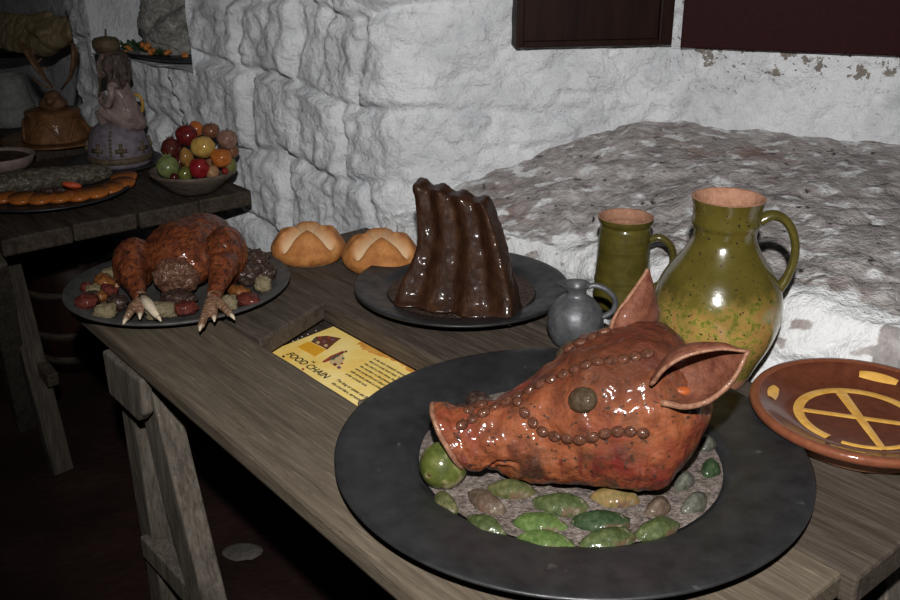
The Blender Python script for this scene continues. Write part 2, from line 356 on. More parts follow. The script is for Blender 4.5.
# deep recess back wall, far left
mr = MB(); mr.grid(lambda i, j: rough(nq(kL-.05+.03*i+.0012*i*i, .56, .05*j), .03)+N*(-.02*fr((i*.1, j*.1, 3), 1, 4)), 80, 50)
tag(put(mr, 'wall_rear', None, fix=False), kind='structure')
def wall_mat(name, stain):
    m, nt, b = new_mat(name); v = mapping(nt)
    c = ramp(nt, tex_noise(nt, v, 7), [(.3, (.60, .62, .65)), (.6, (.86, .88, .91))])
    f = ramp(nt, tex_noise(nt, v, 21, 9, .75, .5), [(.57, 0.0), (.72, .7)]); c = mixc(nt, f, c, (.36, .34, .33))
    f = ramp(nt, tex_noise(nt, v, 6, 4), [(.70, 0.0), (.73, .6)]); c = mixc(nt, f, c, (.42, .32, .25))
    if stain:
        sx = nt.nodes.new('ShaderNodeSeparateXYZ'); L(nt, v, sx.inputs[0])
        zr = nt.nodes.new('ShaderNodeMapRange'); L(nt, sx.outputs['Z'], zr.inputs[0]); zr.inputs[1].default_value = .98; zr.inputs[2].default_value = 1.10
        xr = nt.nodes.new('ShaderNodeMapRange'); L(nt, sx.outputs['X'], xr.inputs[0]); xr.inputs[1].default_value = .46; xr.inputs[2].default_value = .54
        mu = nt.nodes.new('ShaderNodeMath'); mu.operation = 'MULTIPLY'; L(nt, zr.outputs[0], mu.inputs[0]); L(nt, xr.outputs[0], mu.inputs[1])
        n1 = tex_noise(nt, v, 26, 6, .65)
        ad = nt.nodes.new('ShaderNodeMath'); ad.operation = 'MULTIPLY'; L(nt, mu.outputs[0], ad.inputs[0]); L(nt, n1, ad.inputs[1])
        f = ramp(nt, ad.outputs[0], [(.552, 0.0), (.575, .9)]); c = mixc(nt, f, c, (.20, .165, .13))
        n2 = tex_noise(nt, v, 85, 2); f = ramp(nt, n2, [(.66, 0.0), (.68, .9)])
        mm = nt.nodes.new('ShaderNodeMath'); mm.operation = 'MULTIPLY'; L(nt, f, mm.inputs[0]); L(nt, mu.outputs[0], mm.inputs[1])
        c = mixc(nt, mm.outputs[0], c, (.08, .075, .07))
    L(nt, c, b.inputs['Base Color']); b.inputs['Roughness'].default_value = .75; b.inputs['Specular IOR Level'].default_value = .3
    bp = nt.nodes.new('ShaderNodeBump'); bp.inputs['Strength'].default_value = .5; bp.inputs['Distance'].default_value = .015
    L(nt, tex_noise(nt, v, 70, 8, .65), bp.inputs['Height'])
    b2 = nt.nodes.new('ShaderNodeBump'); b2.inputs['Strength'].default_value = .7; b2.inputs['Distance'].default_value = .035
    L(nt, tex_noise(nt, v, 22, 9, .68), b2.inputs['Height']); L(nt, bp.outputs['Normal'], b2.inputs['Normal']); L(nt, b2.outputs['Normal'], b.inputs['Normal'])
    return m
for o in COL.objects:
    if o.name.startswith('wall_'): o.data.materials.append(wall_mat('limewashed_stone_'+o.name[5:], o.name == 'wall_back'))
# sill: rough sloping stone from the table's back edge up to the window wall
front = relax(dense([Vector((-.16, 2.20, 0)), Vector((-.02, 2.06, 0)), Vector((.235, 1.905, 0)), Vector((.50, 1.47, 0)), Vector((.70, 1.30, 0)), Vector((1.05, 1.05, 0))], .009), 30)
nf = len(front); backp = poly[max(0, iA-4):]
def back_at(t):
    i = t*(len(backp)-1); a = int(i); b = min(a+1, len(backp)-1); return backp[a].lerp(backp[b], i-a)-nrm(backp, a)*.02
def zrow(p, tab):
    """height at which the point p stands on the line of heights measured in the photograph"""
    z = .8
    for _ in range(3):
        px = 450+F*p.x/(p.y*CP-(z-H)*SP); py = tab[0][1]
        for (x0, y0), (x1, y1) in zip(tab, tab[1:]):
            if px >= x0: py = y0+(y1-y0)*min(1, (px-x0)/(x1-x0))
        v = (300-py)/F; z = H+p.y*(-SP+v*CP)/(CP+v*SP)
    return z
TF = [(385, 236), (430, 236), (500, 240), (545, 247), (610, 264), (700, 282), (790, 303), (850, 318), (950, 345)]
TB = [(385, 226), (420, 205), (455, 181), (520, 155), (580, 132), (640, 113), (700, 119), (800, 131), (900, 142), (1000, 152)]
def terr(p):
    v = .013*fr((p.x, p.y, .3), 5, 4)+.008*fr((p.x, p.y, 7), 19, 5)
    s = noise.noise(Vector((p.x*7+p.y*4, p.y*13, 3))); v += .008*sstep(.08, .14, s)
    s2 = noise.noise(Vector((p.x*13, p.y*19, 8))); v += .005*sstep(.1, .16, s2)
    d, _ = noise.voronoi(Vector((p.x*20, p.y*28, 0))); v += .006*min(.5, d[1]-d[0])
    return v-.008+.003*abs(noise.noise(Vector((p.x*60, p.y*60, 2))))
NJ = 110; JF = 22
ms = MB(); ms.paint = []
def sill_fn(i, j):
    t = i/(nf-1); f = front[i]; bk = back_at(t); f2 = f.lerp(bk, .05)
    ft = max(.765, min(.87, zrow(f2, TF)))+.008*noise.noise(Vector((f.x*9, f.y*9, 1)))
    if j < JF:
        s = j/(JF-1); p = f.lerp(bk, .05*s*s); z = .66+(ft-.66)*s
        q = Vector((p.x, p.y, z)); g = (bk-f).normalized()
        d, c_ = noise.voronoi(Vector(((p.x-p.y)*9, z*11, 0)))
        bul = .008*fr((f.x*1.0+f.y, z*2, 2), 14, 5)+.016*min(.35, d[1]-d[0])+.012*(noise.cell(c_[0]*5)) 
        ms.paint.append(max(0, min(1, 1.15-1.2*sstep(.15, .5, fr((f.x, f.y, z*2), 16, 4)))))
        return q-g*bul*(1-sstep(.75, 1, s)*.8)+Vector((0, 0, terr(q)*sstep(.6, 1, s)))
    s = (j-JF+1)/(NJ-JF); p = f.lerp(bk, .05+.95*s)
    zb = zrow(bk, TB)
    z = ft+(zb-ft)*(s**.95)
    q = Vector((p.x, p.y, z+terr(p)*(1-.6*s)))
    w = 1-sstep(.02, .13, s+.12*fr((p.x, p.y, 1), 14, 4))
    pn = .85*sstep(-.05, .5, fr((p.x*.75+p.y*.5, p.y*1.3, 4), 26, 7))
    e = sstep(.95, 1, s+.03*fr((p.x, p.y, 6), 12, 3))
    ms.paint.append(max(w, pn*.75, e*.8, 1-sstep(.06, .14, t))); return q
ms.grid(sill_fn, nf, NJ, flip=False)
MT['sill'] = mat('worn_grey_stone', [(.3, (.20, .18, .174)), (.5, (.37, .34, .332)), (.72, (.55, .525, .52))], 22, .85, .6, 60, attr=(.72, .73, .74), sharp=True, rvar=.1,
                 speck=[((.24, .16, .14), 5, .58, .75), ((.05, .042, .04), 40, .63, .7)], k=1)
tag(put(ms, 'trim_1', 'sill', fix=False), kind='structure')
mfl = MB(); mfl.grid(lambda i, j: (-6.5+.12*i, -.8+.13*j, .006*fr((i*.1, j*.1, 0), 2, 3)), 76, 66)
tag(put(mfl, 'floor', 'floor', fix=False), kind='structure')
# shutters
def shutter(name, px0, px1, pyb, base, dirv, m, label, stiles):
    n = Vector((-dirv.y, dirv.x, 0))
    p0 = onplane(px0, 30, base, n); p1 = onplane(px1, 30, base, n); z0 = onplane((px0+px1)/2, pyb, base, n).z
    p0.z = p1.z = 0; w = (p1-p0).length
    root = empty(name, (p0.x, p0.y, z0), label, 'shutter', rz=math.atan2(dirv.y, dirv.x))
    b = MB(); b.box((0, -.012, 0), (w, .03, .62)); o = put(b, 'board', m, root, origin=(0, 0, 0), smooth=False, bevel=.003)
    for a0, a1, c0, c1 in stiles(w):
        b = MB(); b.box((a0, -.026, c0), (a1, -.010, c1)); put(b, 'frame_rail', m, root, origin=(0, 0, 0), smooth=False, bevel=.003)
    return root
d1 = (C-A).normalized(); n1 = Vector((d1.y, -d1.x, 0))
shutter('wooden_shutter', 514, 669, 45, A+n1*.028, d1, 'panel1', 'dark brown framed wooden shutter on the white wall left of the white mullion',
        lambda w: [(0, .018, 0, .62), (w-.032, w, 0, .62), (.018, w-.032, 0, .014)])
d2 = (D-C).normalized(); n2 = Vector((d2.y, -d2.x, 0))
shutter('wooden_shutter', 682, 990, 53, C+n2*.028, d2, 'panel2', 'plain deep maroon wooden shutter above the stained wall at top right', lambda w: [])
# ================================================================== TABLES
def TBp(a, s, z): q = U*a+W*s; return Vector((q.x, q.y, z))
def plank(root, a0, a1, s0, s1, z0, z1, m, seed, e0=None, e1=None, name='plank', skew=0, bev=.005):
    """plank in the table's own frame (x = length, y = width) with slightly worn edges"""
    la = root['a0']; ls = root['s0']
    e0 = e0 or (a0, a0); e1 = e1 or (a1, a1); nx = max(6, int((a1-a0)/.03)); ny = 8
    b = MB()
    def top(i, j):
        t = j/(ny-1); x0 = e0[0]+(e0[1]-e0[0])*t; x1 = e1[0]+(e1[1]-e1[0])*t
        return x0+(x1-x0)*i/(nx-1)-la, s0+skew*(1-i/(nx-1))*(1-t)+(s1-s0)*t-ls
    def fn(i, j, z, up):
        x, y = top(i, j); k = 0
        if up:
            k = .0015*noise.noise(Vector((x*4, y*9, seed)))
            y += (.0025*noise.noise(Vector((x*9, seed, j))) if j in (0, ny-1) else 0)
        return (x, y, z+k)
    b.grid(lambda i, j: fn(i, j, z1, True), nx, ny)
    b.grid(lambda i, j: fn(i, j, z0, False), nx, ny, flip=True)
    n1 = nx*ny
    T = lambda i, j: i*ny+j
    for i in range(nx-1):
        b.f.append((T(i, 0), n1+T(i, 0), n1+T(i+1, 0), T(i+1, 0))); b.f.append((T(i, ny-1), T(i+1, ny-1), n1+T(i+1, ny-1), n1+T(i, ny-1)))
    for j in range(ny-1):
        b.f.append((T(0, j), T(0, j+1), n1+T(0, j+1), n1+T(0, j))); b.f.append((T(nx-1, j), n1+T(nx-1, j), n1+T(nx-1, j+1), T(nx-1, j+1)))
    return put(b, name, m, root, origin=(0, 0, 0), smooth=False, bevel=bev)
def table_root(a0, s0, label):
    p = TBp(a0, s0, 0); r = empty('trestle_table', p, label, 'table', rz=UANG); r['a0'] = a0; r['s0'] = s0; return r
def loc(root, p):                                                    # world -> table frame
    d = Vector(p)-root.location; return Vector((d.dot(U), d.dot(W), d.z))
def beam(root, p, q, wx, wy, m='woodv', name='leg', side=None):
    """square timber from p to q (table frame)"""
    p = Vector(p); q = Vector(q); t = (q-p).normalized(); a = Vector(side or (1, 0, 0)); a = (a-t*a.dot(t)).normalized(); c = t.cross(a)
    b = MB(); n = 7
    for k in range(n):
        o = p.lerp(q, k/(n-1))
        for sx, sy in ((-1, -1), (1, -1), (1, 1), (-1, 1)):
            w = 1+.05*noise.noise(Vector((k*1.3, sx, sy))+p*5)
            b.v.append(o+a*sx*wx/2*w+c*sy*wy/2*w)
    for k in range(n-1):
        for e in range(4): b.f.append((k*4+e, k*4+(e+1) % 4, k*4+4+(e+1) % 4, k*4+4+e))
    b.f.append((3, 2, 1, 0)); b.f.append((4*n-4, 4*n-3, 4*n-2, 4*n-1))
    return put(b, name, m, root, origin=(0, 0, 0), smooth=False, bevel=.004)
near = table_root(-1.1, .9, 'long weathered plank table in front, with the yellow sign set in its top')
E0 = -1.80
plank(near, E0, -.415, .526, .741, .715, TZ, 'wood', 1, skew=.034, bev=.008)
plank(near, E0, -1.41, .745, .929, .715, TZ, 'wood_mid', 2, e1=(-1.392, -1.470))
plank(near, -1.105, -.41, .745, .929, .715, TZ, 'wood', 3)
plank(near, E0+.01, -.395, .932, 1.147, .706, TZ-.001, 'wood_mid', 4, e0=(E0, E0))
plank(near, E0, -.40, 1.151, 1.262, .715, TZ, 'wood_mid', 5)
plank(near, -1.62, -.9, .60, 1.10, .688, .702, 'wood_dark', 6, name='slot_board')
def trestle(root, a, flip=1):
    x = a-root['a0']; y0 = .60-root['s0']; y1 = 1.17-root['s0']
    beam(root, (x, y0-.03, .668), (x, y1+.03, .668), .05, .04, 'wood_dark', 'crossbeam')
    for y in (y0, y1):
        beam(root, (x-.095, y+.0, .70), (x-.155, y+.03*(1 if y == y0 else -1), .006), .062, .05, side=(1, 0, 0))
        beam(root, (x-.02, y-.0, .70), (x+.20, y, .006), .075, .045, side=(1, 0, 0))
        beam(root, (x-.13, y, .26), (x+.11, y, .26), .05, .04, 'woodv', 'brace', side=(0, 0, 1))
        g = MB(); s = -1 if y == y0 else 1
        pol = [(x-.10, y+s*.03, .712), (x-.095, y+s*.03, .625), (x+.03, y+s*.03, .622), (x+.055, y+s*.03, .645), (x+.06, y+s*.03, .712)]
        g.prism(pol, (0, s*.022, 0)); put(g, 'gusset', 'woodv', root, origin=(0, 0, 0), smooth=False, bevel=.005)
trestle(near, -1.515)
trestle(near, -.50)
left = table_root(-2.6, .9, 'dark plank table at left carrying the fruit bowl and the fish')
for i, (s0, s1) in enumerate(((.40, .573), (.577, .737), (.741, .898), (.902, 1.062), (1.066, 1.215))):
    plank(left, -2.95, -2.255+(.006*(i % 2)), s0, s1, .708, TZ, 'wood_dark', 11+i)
for p, q in (((62, 470), (-2, 228)), ((26, 425), (-8, 262))):
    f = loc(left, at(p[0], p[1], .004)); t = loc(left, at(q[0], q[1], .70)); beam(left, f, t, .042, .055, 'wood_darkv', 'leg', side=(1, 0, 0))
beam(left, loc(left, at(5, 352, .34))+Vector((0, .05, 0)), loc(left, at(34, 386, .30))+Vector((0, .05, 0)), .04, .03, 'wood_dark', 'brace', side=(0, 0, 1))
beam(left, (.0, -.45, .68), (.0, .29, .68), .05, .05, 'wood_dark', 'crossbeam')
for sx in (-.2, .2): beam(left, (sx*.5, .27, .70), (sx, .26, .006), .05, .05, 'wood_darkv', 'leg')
far = table_root(-3.5, .9, 'dark table at the far left carrying the antlered pie')
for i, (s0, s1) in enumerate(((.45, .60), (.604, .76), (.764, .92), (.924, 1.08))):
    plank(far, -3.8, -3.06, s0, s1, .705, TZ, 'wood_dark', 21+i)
for sx in (-.22, .25):
    for sy in (-.36, -.10): beam(far, (sx, sy, .706), (sx*1.2, sy, .006), .05, .05, 'wood_darkv', 'leg')
# barrel under the tables
bc = at(72, 372, 0)
br = empty('barrel', (bc.x, bc.y+.12, 0.004), 'dark hooped wooden barrel on the floor below the left table', 'barrel')
b = MB(); prof = [(0, .0), (.135, .0), (.155, .1), (.162, .2), (.155, .31), (.138, .41), (.126, .41), (.126, .37), (0, .37)]
b.lathe(prof, 40); put(b, 'staves', MT['panel1'], br, origin=(0, 0, 0))
for z, r in ((.05, .147), (.14, .160), (.28, .160), (.38, .146)):
    h = MB(); h.lathe([(r-.004, z-.012), (r+.003, z-.012), (r+.003, z+.012), (r-.004, z+.012)], 40); put(h, 'hoop', 'wood_dark', br, origin=(0, 0, 0))
# flat stone lying on the floor
sp = at(243, 553, .004); b = MB(); b.ell((0, 0, .004), (.05, .035, .006), n=18, m=8, fn=lambda d: 1+.15*noise.noise(d*2))
o = put(b, 'stone_chip', 'stonepatch', origin=(0, 0, 0)); o.location = sp; tag(o, 'small flat grey stone on the dark floor beneath the front table', 'stone')
# ================================================================== SIGN
SZ = .7055
sr = empty('information_sign', TBp(-1.28, .84, .7025), 'yellow printed food chain information sign sunk in the table top', 'sign', rz=UANG)
def sl(px, py, z=SZ): return loc(sr, at(px, py, z))
c0 = sl(333.5, 326.5); 
ty_ = c0.y+.001; b = MB(); b.box((-.16, -.17, -.0005), (.20, ty_, .0018)); put(b, 'backing_board', 'blackpaint', sr, origin=(0, 0, 0), smooth=False)
lx = c0.x; ty = c0.y
b = MB(); b.prism([(sl(276, 350).x, -.16, .0022), (.215, -.16, .0022), (.215, ty, .0022), (lx, ty, .0022), (sl(273, 350).x, sl(273, 350).y, .0022)], (0, 0, .001))
put(b, 'printed_panel', 'sign', sr, origin=(0, 0, 0), smooth=False)
b = MB()
b.prism([(lx+.09, ty, .0033)]+[(lx+.09+.0062*i, ty-.010-.009*noise.noise(Vector((i*.7, 0, 0)))-.007*math.sin(i*.25), .0033) for i in range(1, 34)]+[(lx+.30, ty, .0033)], (0, 0, .0002))
put(b, 'burnt_edge', 'sign_edge', sr, origin=(0, 0, 0), smooth=False)
TXZ = .0042
def lettering(s, px, cap, wid=None, name='lettering'):
    me = text_mesh(s); xs = [v.co.x for v in me.vertices]; ys = [v.co.y for v in me.vertices]
    k = cap/.72; kx = (wid/(max(xs)-min(xs))) if wid else k
    p = sl(*px)
    for v in me.vertices: v.co = Vector((v.co.x*kx, v.co.y*k, 0))
    o = ob(name, me, 'ink', sr, loc=(p.x, p.y, TXZ))
    return o
w = (sl(326, 378)-sl(285.5, 355)).length
lettering('FOOD CHAIN', (285.5, 355), .0155, w)
lettering('THE', (310.5, 362), .0055, .010)
para = ['In the early sixteenth century there was a', 'kind of a social food chain. Food', 'was used to show status, because', 'the courtiers on the greatest income',
        'were served first and dined in order', 'with servants placed in order', 'order of social rank.']
lp0 = sl(373, 359.5); lp1 = sl(345, 374.6)
for i, s in enumerate(para):
    t = i/6; q = lp0.lerp(lp1, t); me = text_mesh(s); k = .0086
    for v in me.vertices: v.co = Vector((v.co.x*k*.86, v.co.y*k, 0))
    ob('lettering', me, 'ink', sr, loc=(q.x, q.y, TXZ))
for s, p in (('The king or queen ate first,', (335.5, 380.5)), ('the courtiers, servants ate after', (331, 384))):
    q = sl(*p); me = text_mesh(s); k = .0098
    for v in me.vertices: v.co = Vector((v.co.x*k*.9, v.co.y*k, 0))
    ob('lettering', me, 'ink', sr, loc=(q.x, q.y, TXZ))
def patch(pxs, m, z=.0036, name='picture_patch'):
    b = MB(); b.prism([(lambda q: (q.x, q.y, z))(sl(*p)) for p in pxs], (0, 0, .0003)); return put(b, name, m, sr, origin=(0, 0, 0), smooth=False)
patch([(297.5, 347), (309, 342), (326, 350), (315, 357)], 'pr_orange')
patch([(311, 342), (316, 337), (327, 336), (341, 338.5), (335, 343), (327, 350), (322, 347)], 'pr_brown', .0034)
for (x, y, m) in ((315, 340, 'pr_green'), (320, 338.5, 'pr_red'), (324, 342, 'pr_purple'), (329, 338, 'pr_red'), (326, 346, 'pr_cream'), (331, 345, 'pr_brown'), (318, 343, 'pr_cream'), (333, 340, 'pr_purple')):
    patch([(x+2.0*math.cos(t*1.05), y+1.3*math.sin(t*1.05)) for t in range(6)], m, .0040)
patch([(322, 362), (331, 356), (343, 351), (345, 352.5), (334, 359), (324, 363)], 'pr_red', .0034)
patch([(329, 361), (336, 356), (343, 354), (345, 359), (340, 366), (331, 365)], 'pr_cream', .0034)
for (x, y, m, r) in ((333, 359, 'pr_green', 2.2), (337, 356.5, 'pr_green', 2), (342, 353.5, 'pr_brown', 1.5), (346, 352, 'pr_brown', 1.5), (343, 359, 'pr_green', 1.3), (335, 365, 'pr_brown', 2.2), (339, 368, 'pr_purple', 2.2), (342, 364, 'pr_red', 1.4)):
    patch([(x+r*math.cos(t*1.05), y+r*.7*math.sin(t*1.05)) for t in range(6)], m, .0040)
for p, m in (((283.5, 356.8), 'ink'), ((303, 369.5), 'pr_red')):
    patch([(p[0]-1.6, p[1]), (p[0], p[1]-1.2), (p[0]+1.6, p[1]+.3), (p[0], p[1]+1.4)], m, .0040, 'printed_flower')
for p in ((281.8, 343.6), (293, 341), (298, 339), (302, 336.5), (308, 334), (316, 330.5)):
    q = sl(*p); b = MB(); r = .0022 if p[0] < 290 else .0012; b.ell((q.x, q.y, .0025), (r, r, .0008), n=8, m=5); put(b, 'white_speck', 'white', sr, origin=(0, 0, 0))
# ================================================================== CHARGERS
def plate_prof(Ro, ri, h, well, t=.006):
    """outside-under -> rim -> flat wide rim -> well -> centre"""
    return [(0, 0), (ri*.93, 0), (ri+.012, .006), (Ro-.003, h-t), (Ro, h-t*.6), (Ro, h-t*.2), (Ro-.003, h), (Ro-.012, h-.0005), (ri+.012, h-.006), (ri+.003, h-.009), (ri-.006, well+.003), (ri-.015, well), (0, well)]
pc = Vector((.158, 1.132, TZ+.0005))
b = MB(); b.lathe(plate_prof(.310, .206, .034, .012), 128)
o = put(b, 'charger_plate', 'black', origin=(0, 0, 0)); o.location = pc; tag(o, 'large black wide-rimmed charger plate beneath the pig head', 'plate')
def bed(ri, z, amp, sc):
    b = MB(); nr, nt_ = 40, 110
    def fn(i, j):
        r = ri*i/(nr-1); t = 2*math.pi*j/nt_; x, y = r*math.cos(t), r*math.sin(t)
        return (x, y, z+amp*fr((x, y, 3), sc, 4)*(1 if i < nr-2 else .2)+.002*noise.turbulence(Vector((x*90, y*90, 1)), 2, True))
    b.grid(fn, nr, nt_, cv=True); b.grid(lambda i, j: (ri*(.98 if i else 1)*math.cos(2*math.pi*j/nt_), ri*(.98 if i else 1)*math.sin(2*math.pi*j/nt_), z if i == 0 else z-.004), 2, nt_, cv=True)
    return b
o = put(bed(.199, .0185, .004, 22), 'gravy_bed', 'gravel', origin=(0, 0, 0)); o.location = pc
tag(o, 'grey crusted gravy filling the large charger around the pig head', 'gravy', kind='stuff')
rc = Vector((.022, 1.745, TZ+.0005))
b = MB(); b.lathe(plate_prof(.205, .148, .030, .009), 110)
o = put(b, 'charger_plate', 'black', origin=(0, 0, 0)); o.location = rc; tag(o, 'black wide-rimmed charger plate beneath the dark rack of ribs', 'plate')
o = put(bed(.140, .0135, .005, 30), 'gravy_bed', 'gravy', origin=(0, 0, 0)); o.location = rc
tag(o, 'brown dried gravy in the plate around the ribs', 'gravy', kind='stuff')
# ================================================================== PIG HEAD
ST = [  # x, yc, half width, top, bottom
    (-.017, 1.080, .032, .860, .808), (-.016, 1.080, .041, .867, .800), (-.009, 1.080, .0455, .871, .795), (.000, 1.080, .0445, .869, .793), (.008, 1.080, .042, .865, .790),
    (.028, 1.081, .044, .868, .784), (.055, 1.083, .050, .880, .779), (.09, 1.086, .062, .902, .775), (.125, 1.090, .077, .926, .772), (.16, 1.094, .092, .947, .769),
        (.192, 1.098, .103, .961, .768), (.224, 1.102, .111, .970, .768), (.253, 1.105, .112, .965, .769), (.278, 1.107, .103, .947, .774), (.298, 1.108, .084, .918, .785),
    (.312, 1.108, .058, .890, .803), (.318, 1.108, .028, .866, .825)]
def cr(vals, t):
    n = len(vals)-1; x = t*n; i = min(int(x), n-1); f = x-i
    p = [vals[max(i-1, 0)], vals[i], vals[i+1], vals[min(i+2, n)]]
    return tuple(.5*((2*b_)+(-a+c)*f+(2*a-5*b_+4*c-d)*f*f+(-a+3*b_-3*c+d)*f**3) for a, b_, c, d in zip(*p))
NS, NT = 190, 150
pg = MB()
def pig_pt(i, j):
    x, yc, w, top, bot = cr(ST, i/(NS-1)); th = 2*math.pi*j/NT
    zc = bot+.43*(top-bot); c, s = math.cos(th), math.sin(th)
    ex = .86
    yy = math.copysign(abs(c)**ex, c)*w; 
    if s > 0: zz = zc+(top-zc)*(s**.92); yy *= 1-.20*s*s
    else: zz = zc-(zc-bot)*(abs(s)**.8)
    xx = x+.011-.58*(zz-.835)*(1-sstep(.0, .10, x+.017))-.48*max(0, .875-zz)*sstep(.22, .318, x)
    p = Vector((xx, yc+yy, zz))
    # mouth crease on both cheeks
    n = Vector((0, c, s)).normalized()
    mz = .790+.62*(x-.004) if x < .045 else .8154+.05*(x-.045)
    g = math.exp(-((zz-mz)/.0042)**2)*sstep(.000, .010, x)*(1-sstep(.060, .080, x))
    p -= n*.010*g
    # lower lip set back under the snout
    lip = sstep(-.002, .006, x)*(1-sstep(.05, .09, x))*sstep(mz, mz-.012, zz)
    p -= Vector((-.012*(1-sstep(.01, .05, x)), c*.008, -.003))*lip
    # brow, cheek and eye socket swell
    p += n*.007*math.exp(-((x-.165)/.03)**2-((zz-.925)/.022)**2)
    p += n*.006*math.exp(-((x-.24)/.045)**2-((zz-.83)/.03)**2)
    p -= n*.004*math.exp(-((x-.11)/.03)**2-((zz-.87)/.02)**2)
    # wrinkles over the snout bridge, hand-made unevenness, drips
    p += n*.0022*math.sin(x*210)*math.exp(-((x-.035)/.025)**2)*(s > .2)
    p += n*(.0055*fr(p, 15, 3)+.0032*fr(p, 48, 3))
    dr = noise.noise(Vector((p.x*55, 0, 3))); p += n*.0024*sstep(.25, .5, dr)*sstep(.88, .84, zz)*sstep(.785, .80, zz)*(x > .02)
    return p
pg.grid(pig_pt, NS, NT, cv=True, flip=True)
for ring in (0, NS-1):
    cc = sum((pg.v[ring*NT+j] for j in range(NT)), Vector())/NT; k = pg.vert(cc)
    for j in range(NT): pg.f.append((ring*NT+j, ring*NT+(j+1) % NT, k))
ph = empty('pig_head', (.16, 1.10, .767), 'glazed reddish pig head with studded rows and pricked ears on the large black charger', 'pig head')
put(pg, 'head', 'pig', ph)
bvh = BVHTree.FromPolygons([tuple(v) for v in pg.v], pg.f)
def hit(px, py):
    d = ray(px, py).normalized(); p, n, i, dist = bvh.ray_cast(EYE, d)
    return (p, n) if p else (None, None)
def resample(pts, step):
    out = [Vector(pts[0])]; acc = 0
    for a, c in zip(pts, pts[1:]):
        a = Vector(a); c = Vector(c); ln = (c-a).length; n = max(1, int(ln*8))
        for i in range(1, n+1):
            q = a.lerp(c, i/n)
            if (q-out[-1]).length >= step: out.append(q)
    return out
def stud(p, n, t, r, m='raisin', name='raisin'):
    t = (t-n*t.dot(n)).normalized(); c = n.cross(t); M_ = Matrix((t, c, n)).transposed(); b = MB()
    b.ell((0, 0, 0), (1, 1, 1), n=14, m=9); jt = random.uniform(.9, 1.1)
    b.v = [p+M_ @ Vector((v.x*r*1.0*jt, v.y*r*.78, v.z*r*.50)) for v in b.v]; return put(b, name, m, ph)
rows = [([(462, 425), (483, 413), (503, 403), (523, 393), (543, 383), (562, 375), (577, 368), (592, 363), (607, 361), (622, 360), (640, 356), (658, 351)], 12.5),
        ([(470, 410), (490, 401), (505, 390), (524, 374), (544, 360), (558, 354), (574, 346), (590, 338), (607, 331)], 13),
        ([(518, 402), (523, 411), (531, 421), (543, 432), (556, 437), (570, 439), (584, 440), (597, 436), (610, 432), (623, 431), (637, 432), (650, 434)], 12.8)]
for pts_, st in rows:
    q = resample(pts_, st); hs = [hit(*x) for x in q]; hs = [h for h in hs if h[0]]
    for i, (p, n) in enumerate(hs):
        t = (hs[min(i+1, len(hs)-1)][0]-hs[max(i-1, 0)][0])
        stud(p+n*.0008, n, t, .0086)
p, n = hit(583, 400); stud(p+n*.001, n, Vector((1, 0, .22)), .0205, 'eye', 'eye')
# mirrored eye on the far side
p2 = Vector((p.x, 2*1.094-p.y, p.z)); n2_ = Vector((n.x, -n.y, n.z)); stud(p2+n2_*.001, n2_, Vector((1, 0, .12)), .0212, 'eye', 'eye')
# snout nostrils
for s in (-1, 1):
    b = MB(); b.ell((-.0085, 1.080+s*.017, .838), (.005, .009, .012)); put(b, 'nostril', 'gravy', ph)
# pale worn rim of the snout disc
b = MB(); ringp = []
for j in range(0, NT+1, 3):
    q = pg.v[int(NS*.085)*NT+(j % NT)]; ringp.append(q+(q-Vector((q.x, 1.08, .834))).normalized()*.0)
b.tube(ringp, .0036, 8, caps=False); put(b, 'snout_rim', 'earrim', ph, label='pale worn snout rim')
def ear(base, tip, d, e, hw, dep, name, bend=0, a0=-1.75, a1=1.75):
    """leaf-shaped cup: axis base->tip, d across, e towards the cup's back"""
    base = Vector(base); tip = Vector(tip); ax = (tip-base); d = Vector(d); d = (d-ax*d.dot(ax)/ax.length_squared).normalized()
    e = Vector(e); e = (e-ax*e.dot(ax)/ax.length_squared); e = (e-d*e.dot(d)).normalized(); ns, na = 30, 26
    def pt(s, al, off=0):
        hws = cr([(x,) for x in hw], s)[0]; dp = cr([(x,) for x in dep], s)[0]
        c = base+ax*s+e*bend*math.sin(math.pi*s)
        return c+d*(hws-off)*math.sin(al)+e*(dp-off)*math.cos(al)+(d*.0)
    b = MB()
    outer = b.grid(lambda i, j: pt(i/(ns-1), a0+(a1-a0)*j/(na-1)), ns, na)
    inner = b.grid(lambda i, j: pt(i/(ns-1), a0+(a1-a0)*j/(na-1), .0042*(1-.5*i/(ns-1))), ns, na, flip=True)
    for i in range(ns-1):
        for j in (0, na-1):
            b.f.append((outer+i*na+j, outer+(i+1)*na+j, inner+(i+1)*na+j, inner+i*na+j))
    for j in range(na-1):
        for i in (0, ns-1): b.f.append((outer+i*na+j, outer+i*na+j+1, inner+i*na+j+1, inner+i*na+j))
    b.v = [v+Vector((noise.noise(v*40), noise.noise(v*40+Vector((3, 3, 3))), noise.noise(v*40+Vector((7, 1, 2)))))*.0016 for v in b.v]
    o = put(b, name, 'pigear', ph)
    r = MB()
    for al in (a0, a1):
        r.tube([pt(s/24, al, .002) for s in range(25)], [(.0040 if al == a0 else .0028)*(1-.4*s/24) for s in range(25)], 8)
    rr = put(r, 'ear_rim', 'earrim', o, origin=ph.location, label='pale worn ear rim')
    return o
eb = atd(657, 391, 1.016); et = atd(749, 351, .995)
ear(eb, et, (.35, .1, 1), (.2, .95, .22), [.017, .031, .036, .032, .021, .002], [.022, .036, .037, .029, .016, .002], 'ear', bend=.0, a0=-1.95, a1=2.25)
b = MB(); q = atd(683, 391, 1.030); b.ell(q, (.011, .008, .006), (0, .2, .3)); put(b, 'ear_plug', 'orangeclay', ph, label='orange clay plug in the ear')
eb = atd(626, 340, 1.15); et = atd(648, 269, 1.16)
